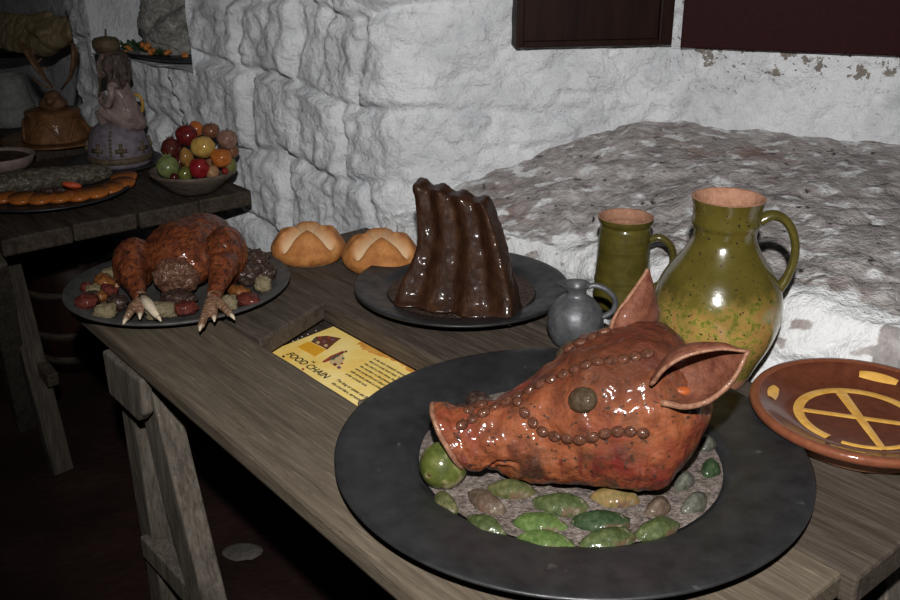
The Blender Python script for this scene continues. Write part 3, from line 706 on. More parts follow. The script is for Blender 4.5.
ear(eb, et, (.75, .66, 0), (.55, -.83, 0), [.032, .040, .038, .027, .014, .003], [.022, .026, .024, .018, .010, .002], 'ear', bend=.004)
# apple in the mouth
o = MB(); o.ell((0, 0, 0), (.0305, .0305, .028), n=32, m=20, fn=lambda d: 1-.10*max(0, d.z-.8)*5*.5-.0*d.x+.02*noise.noise(d*2))
ap = atd(443.5, 466, 1.066); ap = Vector((ap.x, ap.y, max(ap.z, .795)))
a_ = put(o, 'apple', 'lime', origin=(0, 0, 0)); a_.location = ap; a_.rotation_euler = (.9, .4, 0); tag(a_, 'whole green apple held at the pig snout', 'apple')
# apple slices bedded in the gravy
SLN = [((446, 503), 32, 42, 'sl_olive', 'olive apple slice at the left edge of the gravy under the whole apple'),
       ((487, 502), 42, 32, 'sl_brown', 'brown withered apple slice standing in front of the snout'),
       ((487, 527), 42, 28, 'sl_green', 'green streaked apple slice leaning on the brown slice near the left front'),
       ((511, 490), 44, 4, 'sl_olive', 'olive apple slice tucked under the pig jaw'),
       ((561, 505), 51, 4, 'sl_green', 'shiny green apple slice in front of the cheek, centre of the bed'),
       ((540, 524), 48, 6, 'sl_bright', 'bright green apple slice, upper of the touching pair at front'),
       ((546, 542), 50, 8, 'sl_bright', 'bright green apple slice, lower of the touching pair at front rim'),
       ((601, 522), 52, 0, 'sl_dark', 'dark green apple slice between the centre slice and front rim'),
       ((607, 540), 54, -12, 'sl_green', 'long green apple slice lying along the front rim of the well'),
       ((657, 529), 46, -18, 'sl_green', 'mottled green apple slice at the right front of the well'),
       ((694, 503), 36, -40, 'sl_grey', 'greyish green apple slice at the right rim of the well'),
       ((657, 508), 32, -32, 'sl_brown', 'brownish apple slice beside the mottled green slice at right'),
       ((615, 498), 44, 2, 'sl_orange', 'orange tinted apple slice half under the pig cheek'),
       ((683, 481), 26, -50, 'sl_grey', 'grey apple slice behind the right cheek, middle of three'),
       ((709, 469), 26, -75, 'sl_dark', 'dark apple slice against the right rim of the well'),
       ((705, 444), 22, -80, 'sl_grey', 'small grey apple slice beneath the near ear, rearmost at right')]
for (p, wpx, ang, m, lab) in SLN:
    q = at(p[0], p[1], .772); dpt = q.y*CP-(q.z-H)*SP; hl = wpx/2*1.12*dpt/F
    # image angle -> ground angle
    e = at(p[0]+10*math.cos(R(ang)), p[1]+10*math.sin(R(ang)), .772)-q
    b = MB()
    def sh(d): return 1+.13*noise.noise(d*1.8+Vector(q)*30)+.05*noise.noise(d*5+Vector(q)*30)
    b.ell((0, 0, 0), (hl*1.04, max(.015, hl*.60), .0165), n=28, m=14, fn=sh)
    for v in b.v:
        tp = 1-.27*min(1, abs(v.x)/hl)**1.6; v.y *= tp; v.z *= tp
        if v.z < -.004: v.z = -.004+(v.z+.004)*.2
        v.z += .006*(abs(v.y)/.012)*0-.0015
        if v.y > .2*hl: v.y = .2*hl+(v.y-.2*hl)*.55                       # flatter cut side
    o = put(b, 'apple_slice', m, origin=(0, 0, 0)); o.location = (q.x, q.y, .771); o.rotation_euler = (R(12), 0, math.atan2(e.y, e.x)); tag(o, lab, 'apple slice', 'apple slices in the pig charger')
for (p, r, lab) in (((478, 400), .018, 'dark round mushroom behind the pig snout, right of the pair'), ((462, 410), .014, 'small dark mushroom behind the pig snout, left of the pair')):
    q = at(p[0], p[1], .778); b = MB(); b.ell((0, 0, 0), (r, r, r*.7), n=20, m=10, fn=lambda d: 1+.08*noise.noise(d*3))
    o = put(b, 'mushroom', 'veg_dark', origin=(0, 0, 0)); o.location = q; tag(o, lab, 'mushroom', 'mushrooms behind the snout')
# ================================================================== RIBS
b = MB(); NA, NH = 90, 60
BL = at(394, 303, .768); BR = at(514, 321, .768); 
RL = [(396, 303), (401, 286), (411, 264), (418, 240), (418, 212), (413, 186)]
RR_ = [(515, 322), (512, 300), (507, 275), (501, 250), (494, 226), (485, 206)]
def rib_pt(i, j, side):
    t = i/(NA-1); h = j/(NH-1)
    lx, ly = cr(RL, h); rx, ry = cr(RR_, h)
    Lp = atd(lx, ly, BL.y+.055*h); Rp = atd(rx, ry, BR.y+.055*h)
    p = Lp.lerp(Rp, t); nn = Vector((-.33, -.94, .0))
    w = 2*math.pi*(t-.05+.02*math.sin(h*4))/.30
    bulge = (.5+.5*math.cos(w))**.7*.012
    foot = .012*(1-sstep(0, .16, h))
    p.z += .008*sstep(.8, 1, h)*(.5+.5*math.cos(w))
    if side == 0: return p+nn*(bulge+foot+.002*noise.noise(p*45))
    return p-nn*(.050-.016*h)+nn*(.002*noise.noise(p*45)-foot)+Vector((0, 0, .004*h))
o0 = b.grid(lambda i, j: rib_pt(i, j, 0), NA, NH); o1 = b.grid(lambda i, j: rib_pt(i, j, 1), NA, NH, flip=True)
for i in range(NA-1):
    for j in (0, NH-1): b.f.append((o0+i*NH+j, o0+(i+1)*NH+j, o1+(i+1)*NH+j, o1+i*NH+j))
for j in range(NH-1):
    for i in (0, NA-1): b.f.append((o0+i*NH+j, o0+i*NH+j+1, o1+i*NH+j+1, o1+i*NH+j))
rb = fuse(b, .0035, 5, lambda v: .0018*fr(v, 28, 3)+.0006*fr(v, 110, 2))
o = put(rb, 'rack_of_ribs', 'rib', origin=(.02, 1.64, .765)); tag(o, 'glossy dark brown rack of four ribs standing upright on the black plate', 'ribs')
# ================================================================== TURKEY PLATTER
tc = Vector((-.523, 1.768, TZ+.0005))
b = MB(); b.lathe([(0, 0), (.16, 0), (.175, .004), (.2125, .020), (.214, .023), (.212, .025), (.172, .012), (.155, .009), (0, .009)], 110, sx=1.0, sy=.97, rot=R(40))
o = put(b, 'oval_platter', 'platter', origin=(0, 0, 0)); o.location = tc; tag(o, 'dark oval metal platter under the roast turkey', 'platter')
tk = empty('roast_turkey', (-.51, 1.79, .76), 'whole roast turkey with glossy brown skin and feet pointing forward on the platter', 'turkey')
b = MB()
b.ell((-.512, 1.815, .824), (.084, .105, .058)); b.ell((-.495, 1.84, .838), (.068, .075, .044)); b.ell((-.51, 1.755, .815), (.062, .05, .046)); b.ell((-.51, 1.86, .82), (.10, .06, .05))
tb = fuse(b, .0045, 8, lambda v: .004*fr(v, 22, 3)+.0016*fr(v, 80, 3)); put(tb, 'body', 'turkey', tk)
b = MB(); b.ell((-.512, 1.713, .806), (.044, .024, .036)); st_ = fuse(b, .003, 3, lambda v: .005*fr(v, 70, 4)); put(st_, 'stuffing', 'stuffing', tk)
def leg(thc, thr, knee, ankle, toes, rot):
    b = MB(); b.ell(thc, thr, rot); k = Vector(knee); a = Vector(ankle)
    b.tube([Vector(thc), k, k.lerp(a, .5), a], [.034, .027, .018, .0115], 16)
    l_ = fuse(b, .0035, 6, lambda v: .0028*fr(v, 30, 3)+.0016*fr(v, 95, 3)); lo = put(l_, 'leg', 'turkey', tk)
    f = MB(); f.tube([k.lerp(a, .75), a, a+Vector((0, -.012, -.006))], [.012, .0125, .014], 12)
    for t in toes:
        e = Vector(t); m_ = a.lerp(e, .5)+Vector((0, 0, .005)); f.tube([a, m_, e], [.010, .0078, .0055], 10)
    ff = fuse(f, .0022, 4, lambda v: .0012*math.sin((v-a).length*900)); put(ff, 'foot', 'foot', lo, origin=tk.location)
    c = MB()
    for t in toes:
        e = Vector(t); dd = (e-a).normalized(); c.tube([e-dd*.003, e+dd*.006, e+dd*.012+Vector((0, 0, -.003))], [.0045, .0035, .001], 8)
    put(c, 'claw', 'claw', lo, origin=tk.location)
la = at(141, 300, .793)
leg((-.600, 1.752, .816), (.040, .054, .050), (-.588, 1.70, .815), la, [at(158, 317, .784), at(126, 319, .780), at(140, 314, .784)], (.3, 0, .1))
ra = at(213, 300, .793)
leg((-.430, 1.775, .824), (.040, .056, .060), (-.423, 1.71, .822), ra, [at(201, 326, .783), at(231, 315, .783), at(214, 317, .787)], (.3, 0, -.1))
b = MB()
e = at(157, 316, .787); b.tube([la+Vector((.004, 0, .004)), la.lerp(e, .5)+Vector((0, 0, .006)), e], [.010, .0095, .005], 12)
for i, v in enumerate(b.v): v += Vector((0, 0, .0006*math.sin(i)))
put(b, 'splint', 'claw', tk, label='pale bleached toe bone')
VG = [((86, 302), 10, 7, 'veg_red', 'dark red roast vegetable at the left end of the turkey platter'), ((86, 288), 5.5, 5, 'veg_red', 'small dark red berry near the left rim of the turkey platter'),
      ((94, 291), 7, 6, 'veg_cream', 'small cream vegetable cube beside the berry'), ((104, 283), 9, 7, 'veg_orange', 'round orange vegetable left of the turkey leg, rear'),
      ((110, 273), 8, 4.5, 'veg_cream', 'cream vegetable wedge behind the orange vegetable'), ((101, 297), 6, 5.5, 'veg_orange', 'small orange vegetable in front of the rounder orange one'),
      ((117, 283), 8, 3.5, 'veg_pink', 'pink vegetable stick leaning on the left thigh'), ((105, 311), 11, 7, 'veg_cream', 'largest cream vegetable block at the left front of the platter'),
      ((109, 290), 8, 5, 'veg_red', 'dark red piece between the two orange vegetables'), ((118, 302), 9, 7, 'veg_dark', 'dark roast lump left of the left turkey foot'),
      ((92, 298), 8, 6, 'veg_dark', 'dark roast lump between red vegetable and orange vegetable'),
      ((161, 310), 14, 7, 'veg_cream', 'cream vegetable block between the two turkey feet'), ((185, 308), 11, 6, 'veg_red', 'wrinkled red piece right of the cream block between the feet'),
      ((178, 299), 15, 7, 'veg_dark', 'dark roast lump below the stuffing'),
      ((229, 303), 8, 8, 'veg_cream', 'cream vegetable chunk just right of the right turkey foot'), ((239, 291), 10, 5, 'veg_orange', 'brownish orange carrot right of the right leg'),
      ((249, 300), 11, 6, 'veg_red', 'red wrinkled vegetable at the right front of the platter'), ((263, 284), 8, 7.5, 'veg_cream', 'cream vegetable chunk near the right rim'),
      ((247, 275), 15, 10, 'veg_dark', 'large dark roast chunk right of the right thigh'), ((258, 262), 10, 9, 'veg_dark', 'dark roast lump at the back right of the platter'),
      ((267, 273), 8, 9, 'veg_dark', 'dark roast lump nearest the right rim of the platter'), ((240, 256), 10, 9, 'veg_dark', 'dark roast lump tucked behind the right thigh')]
for k, (p, rx, rz, m, lab) in enumerate(VG):
    rx *= 1.15; rz *= 1.2; q = at(p[0], p[1], .765+rz*.0012); sc = q.length/F*1.0; sc = (q.y*CP-(q.z-H)*SP)/F
    b = MB(); cube = m == 'veg_cream'
    def sh(d, k=k, cube=cube):
        mx = max(abs(d.x), abs(d.y), abs(d.z)); kk = (.82/mx)**.45 if cube else 1
        return kk*(1+(.28 if cube else .34)*noise.noise(d*2.1+Vector((k*3, 0, 0)))+.14*noise.noise(d*5+Vector((k, 2, 0))))
    b.ell((0, 0, 0), (rx*sc, (rx+rz)*.5*sc, rz*sc*.95), n=22, m=14, fn=sh)
    zmin = min(v.z for v in b.v)
    o = put(b, 'roast_vegetable' if m != 'veg_dark' else 'roast_chunk', m, origin=(0, 0, 0)); o.location = (q.x, q.y, max(q.z, .7605-zmin*.9)); o.rotation_euler = (0, random.uniform(-.2, .2), random.uniform(-.5, .5))
    tag(o, lab, 'vegetable' if m != 'veg_dark' else 'roast lump', 'trimmings around the turkey')
# ================================================================== BREAD
def loaf(c, rz, lab, r=.082):
    b = MB(); b.paint = []
    n, m = 96, 60
    def relief(d):
        return 1+.03*noise.noise(d*2+Vector(c)*9)
    b.ell((0, 0, 0), (r, r, .036), n=n, m=m, fn=relief)
    out = []
    for v in b.v:
        x, y, z = v; z = max(z, -.022)
        rad = math.hypot(x, y)/r
        if z > 0: z = z*1.25
        dmin = 1; 
        for a in (0, math.pi/2):
            dd = abs(-math.sin(a)*x+math.cos(a)*y); dmin = min(dmin, dd)
        g = math.exp(-(dmin/.0115)**2)*sstep(-.02, .004, z)*sstep(1.02, .80, rad)
        lift = .007*math.exp(-((dmin-.024)/.014)**2)*sstep(0, .02, z)*sstep(1, .7, rad)
        z += lift*1.3-.022*g
        b.paint.append(min(1, max(g*1.3*sstep(.0, .014, z+.012)*sstep(1.0, .72, rad), 1-sstep(-.0215, -.016, z))))
        out.append(Vector((x, y, z+.0012*noise.noise(Vector((x, y, z))*60))))
    b.v = out
    o = put(b, 'bread_loaf', 'crust', origin=(0, 0, 0)); o.location = c; o.rotation_euler = (0, 0, rz); tag(o, lab, 'bread', 'round bread loaves')
q1 = at(308.5, 248.5, TZ+.022); q2 = at(381, 256, TZ+.022)
loaf((q1.x, q1.y, TZ+.0228), R(52), 'round cross-cut bread loaf, the one nearer the turkey', .079)
loaf((q2.x, q2.y, TZ+.0228), R(52), 'round cross-cut bread loaf, the one touching the ribs plate', .082)
# ================================================================== POTTERY
def pot_profile(prof, t=.005):
    inner = [(max(r-t, .001), z) for r, z in prof if z > t]
    return [(0, prof[0][1])]+prof+[(prof[-1][0]-t*.5, prof[-1][1]+.001)]+list(reversed(inner))+[(0, t+.001)]
def crz(prof, n):
    return [cr(prof, i/(n-1)) for i in range(n)]
def glaze_body(prof_pts, name, root, split=None, mats=('greenglaze', 'terracotta')):
    b = MB(); b.lathe(prof_pts, 64); return put(b, name, mats[0], root, origin=(0, 0, 0))
jp = at(710, 379, TZ); jr = empty('pottery_jug', (jp.x, jp.y+.006, TZ+.0005), 'tall green glazed pottery jug with mottled ochre belly behind the pig head', 'jug')
jprof = crz([(.054, 0), (.058, .006), (.070, .035), (.088, .075), (.0975, .115), (.094, .15), (.080, .18), (.062, .205), (.0505, .225), (.0465, .238), (.0475, .252)], 44)+[(.0505, .256), (.0515, .262), (.050, .267), (.0505, .283), (.0535, .292), (.054, .297)]
m, nt, bs = new_mat('mottled_green_glaze'); v = mapping(nt)
cg = ramp(nt, tex_noise(nt, v, 14), [(.3, (.052, .042, .008)), (.7, (.10, .078, .014))])
co_ = ramp(nt, tex_noise(nt, v, 95, 6, .7), [(.35, (.30, .15, .05)), (.49, (.34, .22, .06)), (.56, (.17, .18, .028)), (.68, (.08, .10, .014))])
sx = nt.nodes.new('ShaderNodeSeparateXYZ'); L(nt, v, sx.inputs[0])
ad = nt.nodes.new('ShaderNodeMath'); ad.operation = 'MULTIPLY_ADD'; L(nt, tex_noise(nt, v, 24, 6), ad.inputs[0]); ad.inputs[1].default_value = .09; L(nt, sx.outputs['Z'], ad.inputs[2])
f = ramp(nt, ad.outputs[0], [(.155, 1.0), (.215, 0.0)]); c = mixc(nt, f, cg, co_)
f = ramp(nt, tex_noise(nt, v, 170, 2), [(.655, 0.0), (.68, 1.0)]); c = mixc(nt, f, c, (.012, .014, .012))
f = ramp(nt, sx.outputs['Z'], [(.016, 1.0), (.022, 0.0)]); c = mixc(nt, f, c, (.42, .19, .11))
L(nt, c, bs.inputs['Base Color']); bs.inputs['Roughness'].default_value = .2; bs.inputs['Coat Weight'].default_value = .5; bs.inputs['Coat Roughness'].default_value = .08
bp = nt.nodes.new('ShaderNodeBump'); bp.inputs['Strength'].default_value = .08; bp.inputs['Distance'].default_value = .01; L(nt, tex_noise(nt, v, 30), bp.inputs['Height']); L(nt, bp.outputs['Normal'], bs.inputs['Normal'])
MT['mottled'] = m
def shell(prof, root, mo, mi, t=.005, n=72, ridge=None):
    b = MB(); pr = [(0, 0)]+prof
    b.lathe(pr, n); o = put(b, 'body', mo, root, origin=(0, 0, 0))
    i = MB(); r0, z0 = prof[-1]
    inn = [(r0, z0), (r0-t*.4, z0+.0012), (r0-t, z0-.001)]+[(r-t, z) for r, z in reversed(prof) if t*1.5 < z < z0-.006]+[(0, t*1.5)]
    i.lathe(inn, n); put(i, 'inside', mi, root, origin=(0, 0, 0), label='bare terracotta inside')
    return o
shell(jprof, jr, 'mottled', 'terracotta', .006)
b = MB(); hp = [Vector(x) for x in ((.048, 0, .262), (.066, 0, .272), (.088, 0, .262), (.102, 0, .235), (.105, 0, .205), (.098, 0, .175), (.088, 0, .155), (.082, 0, .146))]
def spl(p, n): return [Vector(cr([tuple(q) for q in p], i/(n-1))) for i in range(n)]
b.tube(spl(hp, 30), [.0125-.0035*math.sin(math.pi*i/29)+.004*(i > 26) for i in range(30)], 14, flat=.7, up=(1, 0, 0)); put(b, 'handle', 'greenglaze', jr, origin=(0, 0, 0))
jr.rotation_euler = (0, 0, R(-8))
mg = at(620, 304, TZ); mr_ = empty('pottery_mug', (mg.x, mg.y, TZ+.0005), 'green glazed ridged pottery mug between the pewter jug and tall jug', 'mug')
mprof = [(.048, 0), (.051, .004), (.0525, .02)]+[(.0525-.008*(z/.175)**1.2+(.0012 if k % 2 else 0)*(z in (.05, .054, .115, .12, .126, .131)), z) for k, z in enumerate((.03, .04, .046, .05, .052, .054, .058, .07, .09, .105, .112, .115, .1175, .12, .123, .126, .1285, .131, .136, .148, .155))]+[(.0445, .156), (.0485, .161), (.0505, .166), (.0505, .172)]
shell(mprof, mr_, 'greenglaze', 'terracotta', .005)
b = MB(); hp = [Vector(x) for x in ((.042, 0, .128), (.062, 0, .136), (.083, 0, .122), (.090, 0, .095), (.084, 0, .066), (.068, 0, .044), (.049, 0, .036))]
b.tube(spl(hp, 26), .009, 12, flat=.75, up=(1, 0, 0)); put(b, 'handle', 'greenglaze', mr_, origin=(0, 0, 0)); mr_.rotation_euler = (0, 0, R(-12))
pp = at(574, 344, TZ); pr_ = empty('pewter_jug', (pp.x, pp.y, TZ+.0005), 'small round grey pewter jug between the ribs plate and the pig ear', 'jug')
pprof = crz([(.030, 0), (.038, .008), (.0465, .028), (.048, .047), (.043, .066), (.031, .081), (.0185, .090), (.0165, .097), (.019, .105), (.023, .111)], 34)
b = MB(); n = 48
def spout(i, j):
    prf = [(0, 0)]+pprof+[(.0215, .1115), (.0145, .100), (.013, .094), (0, .093)]
    r, z = prf[i]; t = 2*math.pi*j/n; k = 1
    if z > .101: k = 1+.45*max(0, math.cos(t-math.pi))**3
    return (r*k*math.cos(t), r*math.sin(t), z)
b.grid(spout, len(pprof)+5, n, cv=True, flip=True); put(b, 'body', 'pewter', pr_, origin=(0, 0, 0))
b = MB(); hp = [Vector(x) for x in ((.017, 0, .105), (.03, 0, .109), (.050, 0, .102), (.064, 0, .085), (.062, 0, .065), (.045, 0, .052))]
b.tube(spl(hp, 24), .006, 10, flat=.8, up=(1, 0, 0)); put(b, 'handle', 'pewter', pr_, origin=(0, 0, 0)); pr_.rotation_euler = (0, 0, R(-8))
# slipware plate
pq = at(862, 404, .80); spr = empty('slipware_plate', (pq.x, pq.y, TZ+.0005), 'brown glazed pottery plate with yellow crossed circle beside the tall jug', 'plate')
PR = .150
pprof = [(0, .026), (.088, .026), (.105, .030), (.128, .042), (.143, .0485), (.149, .048), (.1515, .044), (.1505, .038), (.146, .034), (.136, .030), (.11, .020), (.09, .018), (0, .018)]
def plz(r):
    top = pprof[:6]
    for (r0, z0), (r1, z1) in zip(top, top[1:]):
        if r <= r1: return z0+(z1-z0)*(r-r0)/(r1-r0)
    return .048
b = MB(); b.lathe([(r, z) for r, z in pprof[:5]], 96); put(b, 'dish', 'slip_brown', spr, origin=(0, 0, 0))
b = MB(); b.lathe([(.138, .0465)]+pprof[4:11], 96); put(b, 'rim', 'slip_rim', spr, origin=(0, 0, 0), label='redder glazed rim')
b = MB(); b.lathe([(.116, .0225), (.108, .004), (.104, .0), (.07, .0), (.066, .019)], 80); put(b, 'foot_ring', 'terracotta', spr, origin=(0, 0, 0), label='unglazed orange foot')
def slipband(pts, w, name='slip_line'):
    b = MB(); n = len(pts)
    P3 = [Vector((x, y, plz(math.hypot(x, y))+.0006)) for x, y in pts]
    def fn(i, j):
        t = (P3[min(i+1, n-1)]-P3[max(i-1, 0)]); t.z = 0; t.normalize(); s_ = Vector((-t.y, t.x, 0)); ww = w[i] if isinstance(w, list) else w
        o = (j/6*2-1); q = P3[i]+s_*ww*o; q.z = plz(math.hypot(q.x, q.y))+.0004+.0011*(1-o*o); return q
    b.grid(fn, n, 7); return put(b, name, 'slip_yellow', spr, origin=(0, 0, 0))
slipband([(.082*math.cos(R(a)), .082*math.sin(R(a))) for a in range(-38, 235, 4)], .0072)
slipband([(.082*math.cos(R(a)), .082*math.sin(R(a))) for a in range(247, 312, 4)], .0045)
th0 = R(100)
def lp2(a, r): return (r*math.cos(R(a)), r*math.sin(R(a)))
def segl(p, q, n=24): return [(p[0]+(q[0]-p[0])*i/n, p[1]+(q[1]-p[1])*i/n) for i in range(n+1)]
slipband(segl(lp2(103, .082), lp2(-77, .088)), [.0085-.0035*i/24 for i in range(25)])
slipband(segl(lp2(176, .080), lp2(-4, .085)), .006)
for a0, a1 in ((158, 176), (58, 84), (-30, -10), (-115, -95)):
    slipband([lp2(a0+(a1-a0)*i/14, .120) for i in range(15)], [.0075*(.35+.65*math.sin(math.pi*(.12+.7*i/14))) for i in range(15)], 'slip_blob')
spr.rotation_euler = (R(.6), 0, R(-14)); spr.location.z += .0015
# ================================================================== LEFT TABLE THINGS
fb = at(195, 192, TZ); FB = Vector((fb.x, fb.y, TZ+.0005))
b = MB(); b.lathe([(0, 0), (.05, 0), (.07, .010), (.100, .034), (.116, .046), (.119, .052), (.117, .056), (.108, .052), (.09, .038), (.05, .016), (0, .014)], 56)
MT['bowlwood'] = wood('turned_grey_wood', (.06, .045, .034), (.11, .085, .066), (.16, .128, .102), (3, 3, 12), .6)
o = put(b, 'fruit_bowl', 'bowlwood', origin=(0, 0, 0)); o.location = FB; o.scale = (.93, .93, 1.12); tag(o, 'turned brown wooden bowl full of fruit on the left table corner', 'bowl')
def fm(n, a, c, **k):
    a = tuple(x*.62 for x in a); c = tuple(x*.72 for x in c); MT[n] = mat(n, [(.3, a), (.7, c)], 30, .25, .1, 60, coat=.5, **k)
fm('pom', (.10, .006, .008), (.22, .02, .02)); fm('pomd', (.06, .008, .008), (.14, .03, .022)); fm('quince', (.5, .28, .05), (.66, .42, .12)); fm('pear', (.28, .13, .03), (.42, .22, .06))
fm('redap', (.22, .008, .012), (.34, .02, .025)); fm('orange', (.42, .11, .02), (.58, .18, .035)); fm('onion', (.22, .11, .08), (.38, .22, .17)); fm('russet', (.16, .06, .03), (.28, .12, .06))
fm('greenf', (.12, .18, .07), (.26, .28, .10)); fm('greenp', (.12, .13, .03), (.2, .2, .05)); fm('cherry', (.2, .008, .012), (.3, .02, .02)); fm('cherryd', (.06, .006, .008), (.1, .01, .012)); fm('fig', (.36, .16, .10), (.5, .3, .14))
FR = [('pomegranate', (187, 134), 11.2, 2.62, 'pom', 'dark red pomegranate at the top left of the fruit pile', 1, .95), ('pomegranate', (171, 147), 9.8, 2.60, 'pomd', 'maroon pomegranate with crown at the left side of the fruit pile', 2, 1),
      ('quince', (203, 146), 11.6, 2.565, 'quince', 'yellow quince in the middle of the fruit pile', 1, 1), ('pear', (186, 155), 7, 2.57, 'pear', 'slim yellow brown pear left of the yellow quince', 3, 1.75),
      ('apple', (199, 167), 10.2, 2.535, 'redap', 'shiny red apple at the front of the fruit bowl', 1, 1), ('orange_fruit', (221, 157), 10.6, 2.565, 'orange', 'orange below the pinkish onion in the fruit pile', 1, .92),
      ('onion', (227, 138), 10.3, 2.61, 'onion', 'pinkish brown onion at the top right of the fruit pile', 1, .95), ('russet_apple', (211, 129.5), 9, 2.65, 'russet', 'brown russet apple topmost in the fruit pile', 1, .85),
      ('russet_apple', (196, 128), 8, 2.69, 'orange', 'orange brown fruit half hidden behind the top pomegranate', 0, 1), ('artichoke', (168, 166), 11.4, 2.555, 'greenf', 'pale green leafy fruit at the left front of the fruit bowl', 4, 1),
      ('pear', (185, 172), 7, 2.55, 'greenp', 'green pear low between the leafy fruit and red apple', 3, 1.3), ('cherry', (225, 170), 3.6, 2.535, 'cherry', 'bright red cherry on the right bowl rim', 0, 1),
      ('cherry', (174, 176), 4, 2.52, 'cherryd', 'dark cherry on the front left bowl rim', 0, 1), ('fig', (212, 171), 7.5, 2.545, 'fig', 'pink and yellow fig right of the red apple', 0, .9),
      ('russet_apple', (232, 150), 7, 2.63, 'russet', 'brown fruit behind the orange at the right side', 0, 1), ('pear', (230, 165), 7, 2.585, 'greenp', 'olive green pear at the right edge of the fruit bowl', 0, 1.3),
      ('russet_apple', (180, 160), 9, 2.62, 'pomd', 'dark fruit deep inside the pile behind the slim pear', 0, 1), ('russet_apple', (211, 160), 9, 2.62, 'russet', 'brown fruit deep inside the pile behind the orange', 0, 1)]
for k, (nm, p, rp, Y, m, lab, typ, asp) in enumerate(FR):
    q = atd(p[0], p[1]+1, Y+FB.y-2.585); r = rp*(q.y*CP-(q.z-H)*SP)/F; root = empty(nm, (q.x, q.y, q.z-r*asp), lab, nm.split('_')[0], 'fruit in the bowl')
    b = MB()
    def sh(d, typ=typ, k=k):
        s_ = 1+.12*noise.noise(d*1.5+Vector((k*5, 0, 0)))+.03*noise.noise(d*4+Vector((k*5, 0, 0)))
        if typ == 1: s_ -= .10*max(0, d.z-.75)/.25*.8
        if typ == 3: s_ *= 1-.28*sstep(-.1, .9, d.z)
        if typ == 4: s_ *= 1+.05*math.sin(math.atan2(d.y, d.x)*7+d.z*6)
        return s_
    b.ell((0, 0, r*asp), (r, r, r*asp), (random.uniform(-.2, .2), random.uniform(-.2, .2), 0), 24, 16, sh); put(b, 'flesh', m, root, origin=(0, 0, 0))
    if typ in (1, 3):
        s_ = MB(); s_.tube([(0, 0, r*asp*1.82), (r*.05, 0, r*asp*2.02), (r*.16, 0, r*asp*2.12)], [r*.07, r*.05, r*.06], 8); put(s_, 'stem', 'veg_dark', root, origin=(0, 0, 0))
    if typ in (2, 4):
        s_ = MB()
        for t in range(6):
            a = t*math.pi/3; s_.tube([(r*.15*math.cos(a), r*.15*math.sin(a), r*1.85), (r*.3*math.cos(a), r*.3*math.sin(a), r*2.05), (r*.42*math.cos(a), r*.42*math.sin(a), r*2.2)], [r*.12, r*.08, r*.02], 6)
        put(s_, 'crown', m, root, origin=(0, 0, 0))
# statue
ss = at(120, 170, TZ); SB = Vector((ss.x-.012, ss.y+.05, TZ))
b = MB(); b.lathe([(0, 0), (.12, 0), (.140, .012), (.142, .015), (.138, .017), (.115, .008), (0, .008)], 64)
o = put(b, 'platter', 'black', origin=(0, 0, 0)); o.location = (SB.x-.02, SB.y, TZ+.0005); tag(o, 'black platter under the seated figure statuette', 'platter')
MT['statue'] = mat('worn_pinkish_plaster', [(.3, (.11, .075, .068)), (.55, (.24, .175, .16)), (.72, (.38, .30, .28))], 9, .55, .3, 70, coat=.15, speck=[((.07, .045, .035), 9, .6, .75)])
MT['dome'] = mat('grey_violet_dome', [(.3, (.09, .075, .085)), (.7, (.20, .17, .20))], 26, .5, .2, 60)
MT['gilt'] = mat('worn_gilt_relief', [(.3, (.05, .035, .02)), (.7, (.13, .095, .055))], 40, .5, .3, 80)
MT['goldring'] = mat('yellow_gold_paint', [(.3, (.3, .16, .03)), (.7, (.45, .27, .06))], 30, .4, .2, 60)
sb = Vector((SB.x, SB.y, TZ+.0087)); sr2 = empty('statuette', sb, 'pinkish statuette of a seated crowned figure on a domed crown base', 'statuette')
k_ = .00305
def sp_(px, py, dy=0): return Vector(((px-117+.13*(169-py))*k_*.95, dy, (169-py)*k_*.93))
b = MB(); b.lathe([(0, 0), (.084, 0), (.086, .006), (.086, .012), (.086, .030), (.089, .034), (.086, .045), (.083, .065), (.074, .09), (.058, .110), (.036, .122), (0, .127)], 56); put(b, 'domed_base', 'dome', sr2, origin=(0, 0, 0))
for a in range(8):
    t = R(a*45+22-90); dirv = Vector((math.cos(t), math.sin(t), 0)); sd = Vector((-dirv.y, dirv.x, 0)); b = MB(); z = Vector((0, 0, 1))
    c0_ = dirv*.087+z*.052
    b.tube([c0_-z*.016, c0_+z*.020-dirv*.004], [.004, .006], 8); b.tube([c0_-sd*.016-z*.0, c0_+sd*.016-z*.0], [.006, .006], 8)
    put(b, 'relief_cross', 'gilt', sr2, origin=(0, 0, 0))
b = MB(); b.lathe([(.086, .012), (.0905, .014), (.0905, .028), (.086, .030)], 56); put(b, 'gilt_band', 'gilt', sr2, origin=(0, 0, 0))
b = MB()
for i in range(14):
    t = i/13; a = -.2+1.75*t; b.ell((.004, -.088*math.cos(a)*.97, .045+.08*math.sin(a)), (.005, .005, .005), n=8, m=6)
put(b, 'beading', 'gilt', sr2, origin=(0, 0, 0))
b = MB()
b.ell(sp_(106, 71), (.034, .034, .040)); b.ell(sp_(97, 74), (.012, .018, .022)); b.ell(sp_(94.5, 74), (.006, .005, .006)); b.ell(sp_(97, 81), (.010, .013, .009))
b.ell(sp_(97, 69), (.010, .024, .006)); b.tube([sp_(107, 80), sp_(111, 90)], [.016, .02], 12)
b.tube([sp_(112, 88), sp_(116, 98), sp_(121, 111), sp_(126, 126)], [.028, .032, .034, .040], 16); b.ell(sp_(127, 128), (.044, .048, .028)); b.ell(sp_(112, 89), (.022, .05, .016))
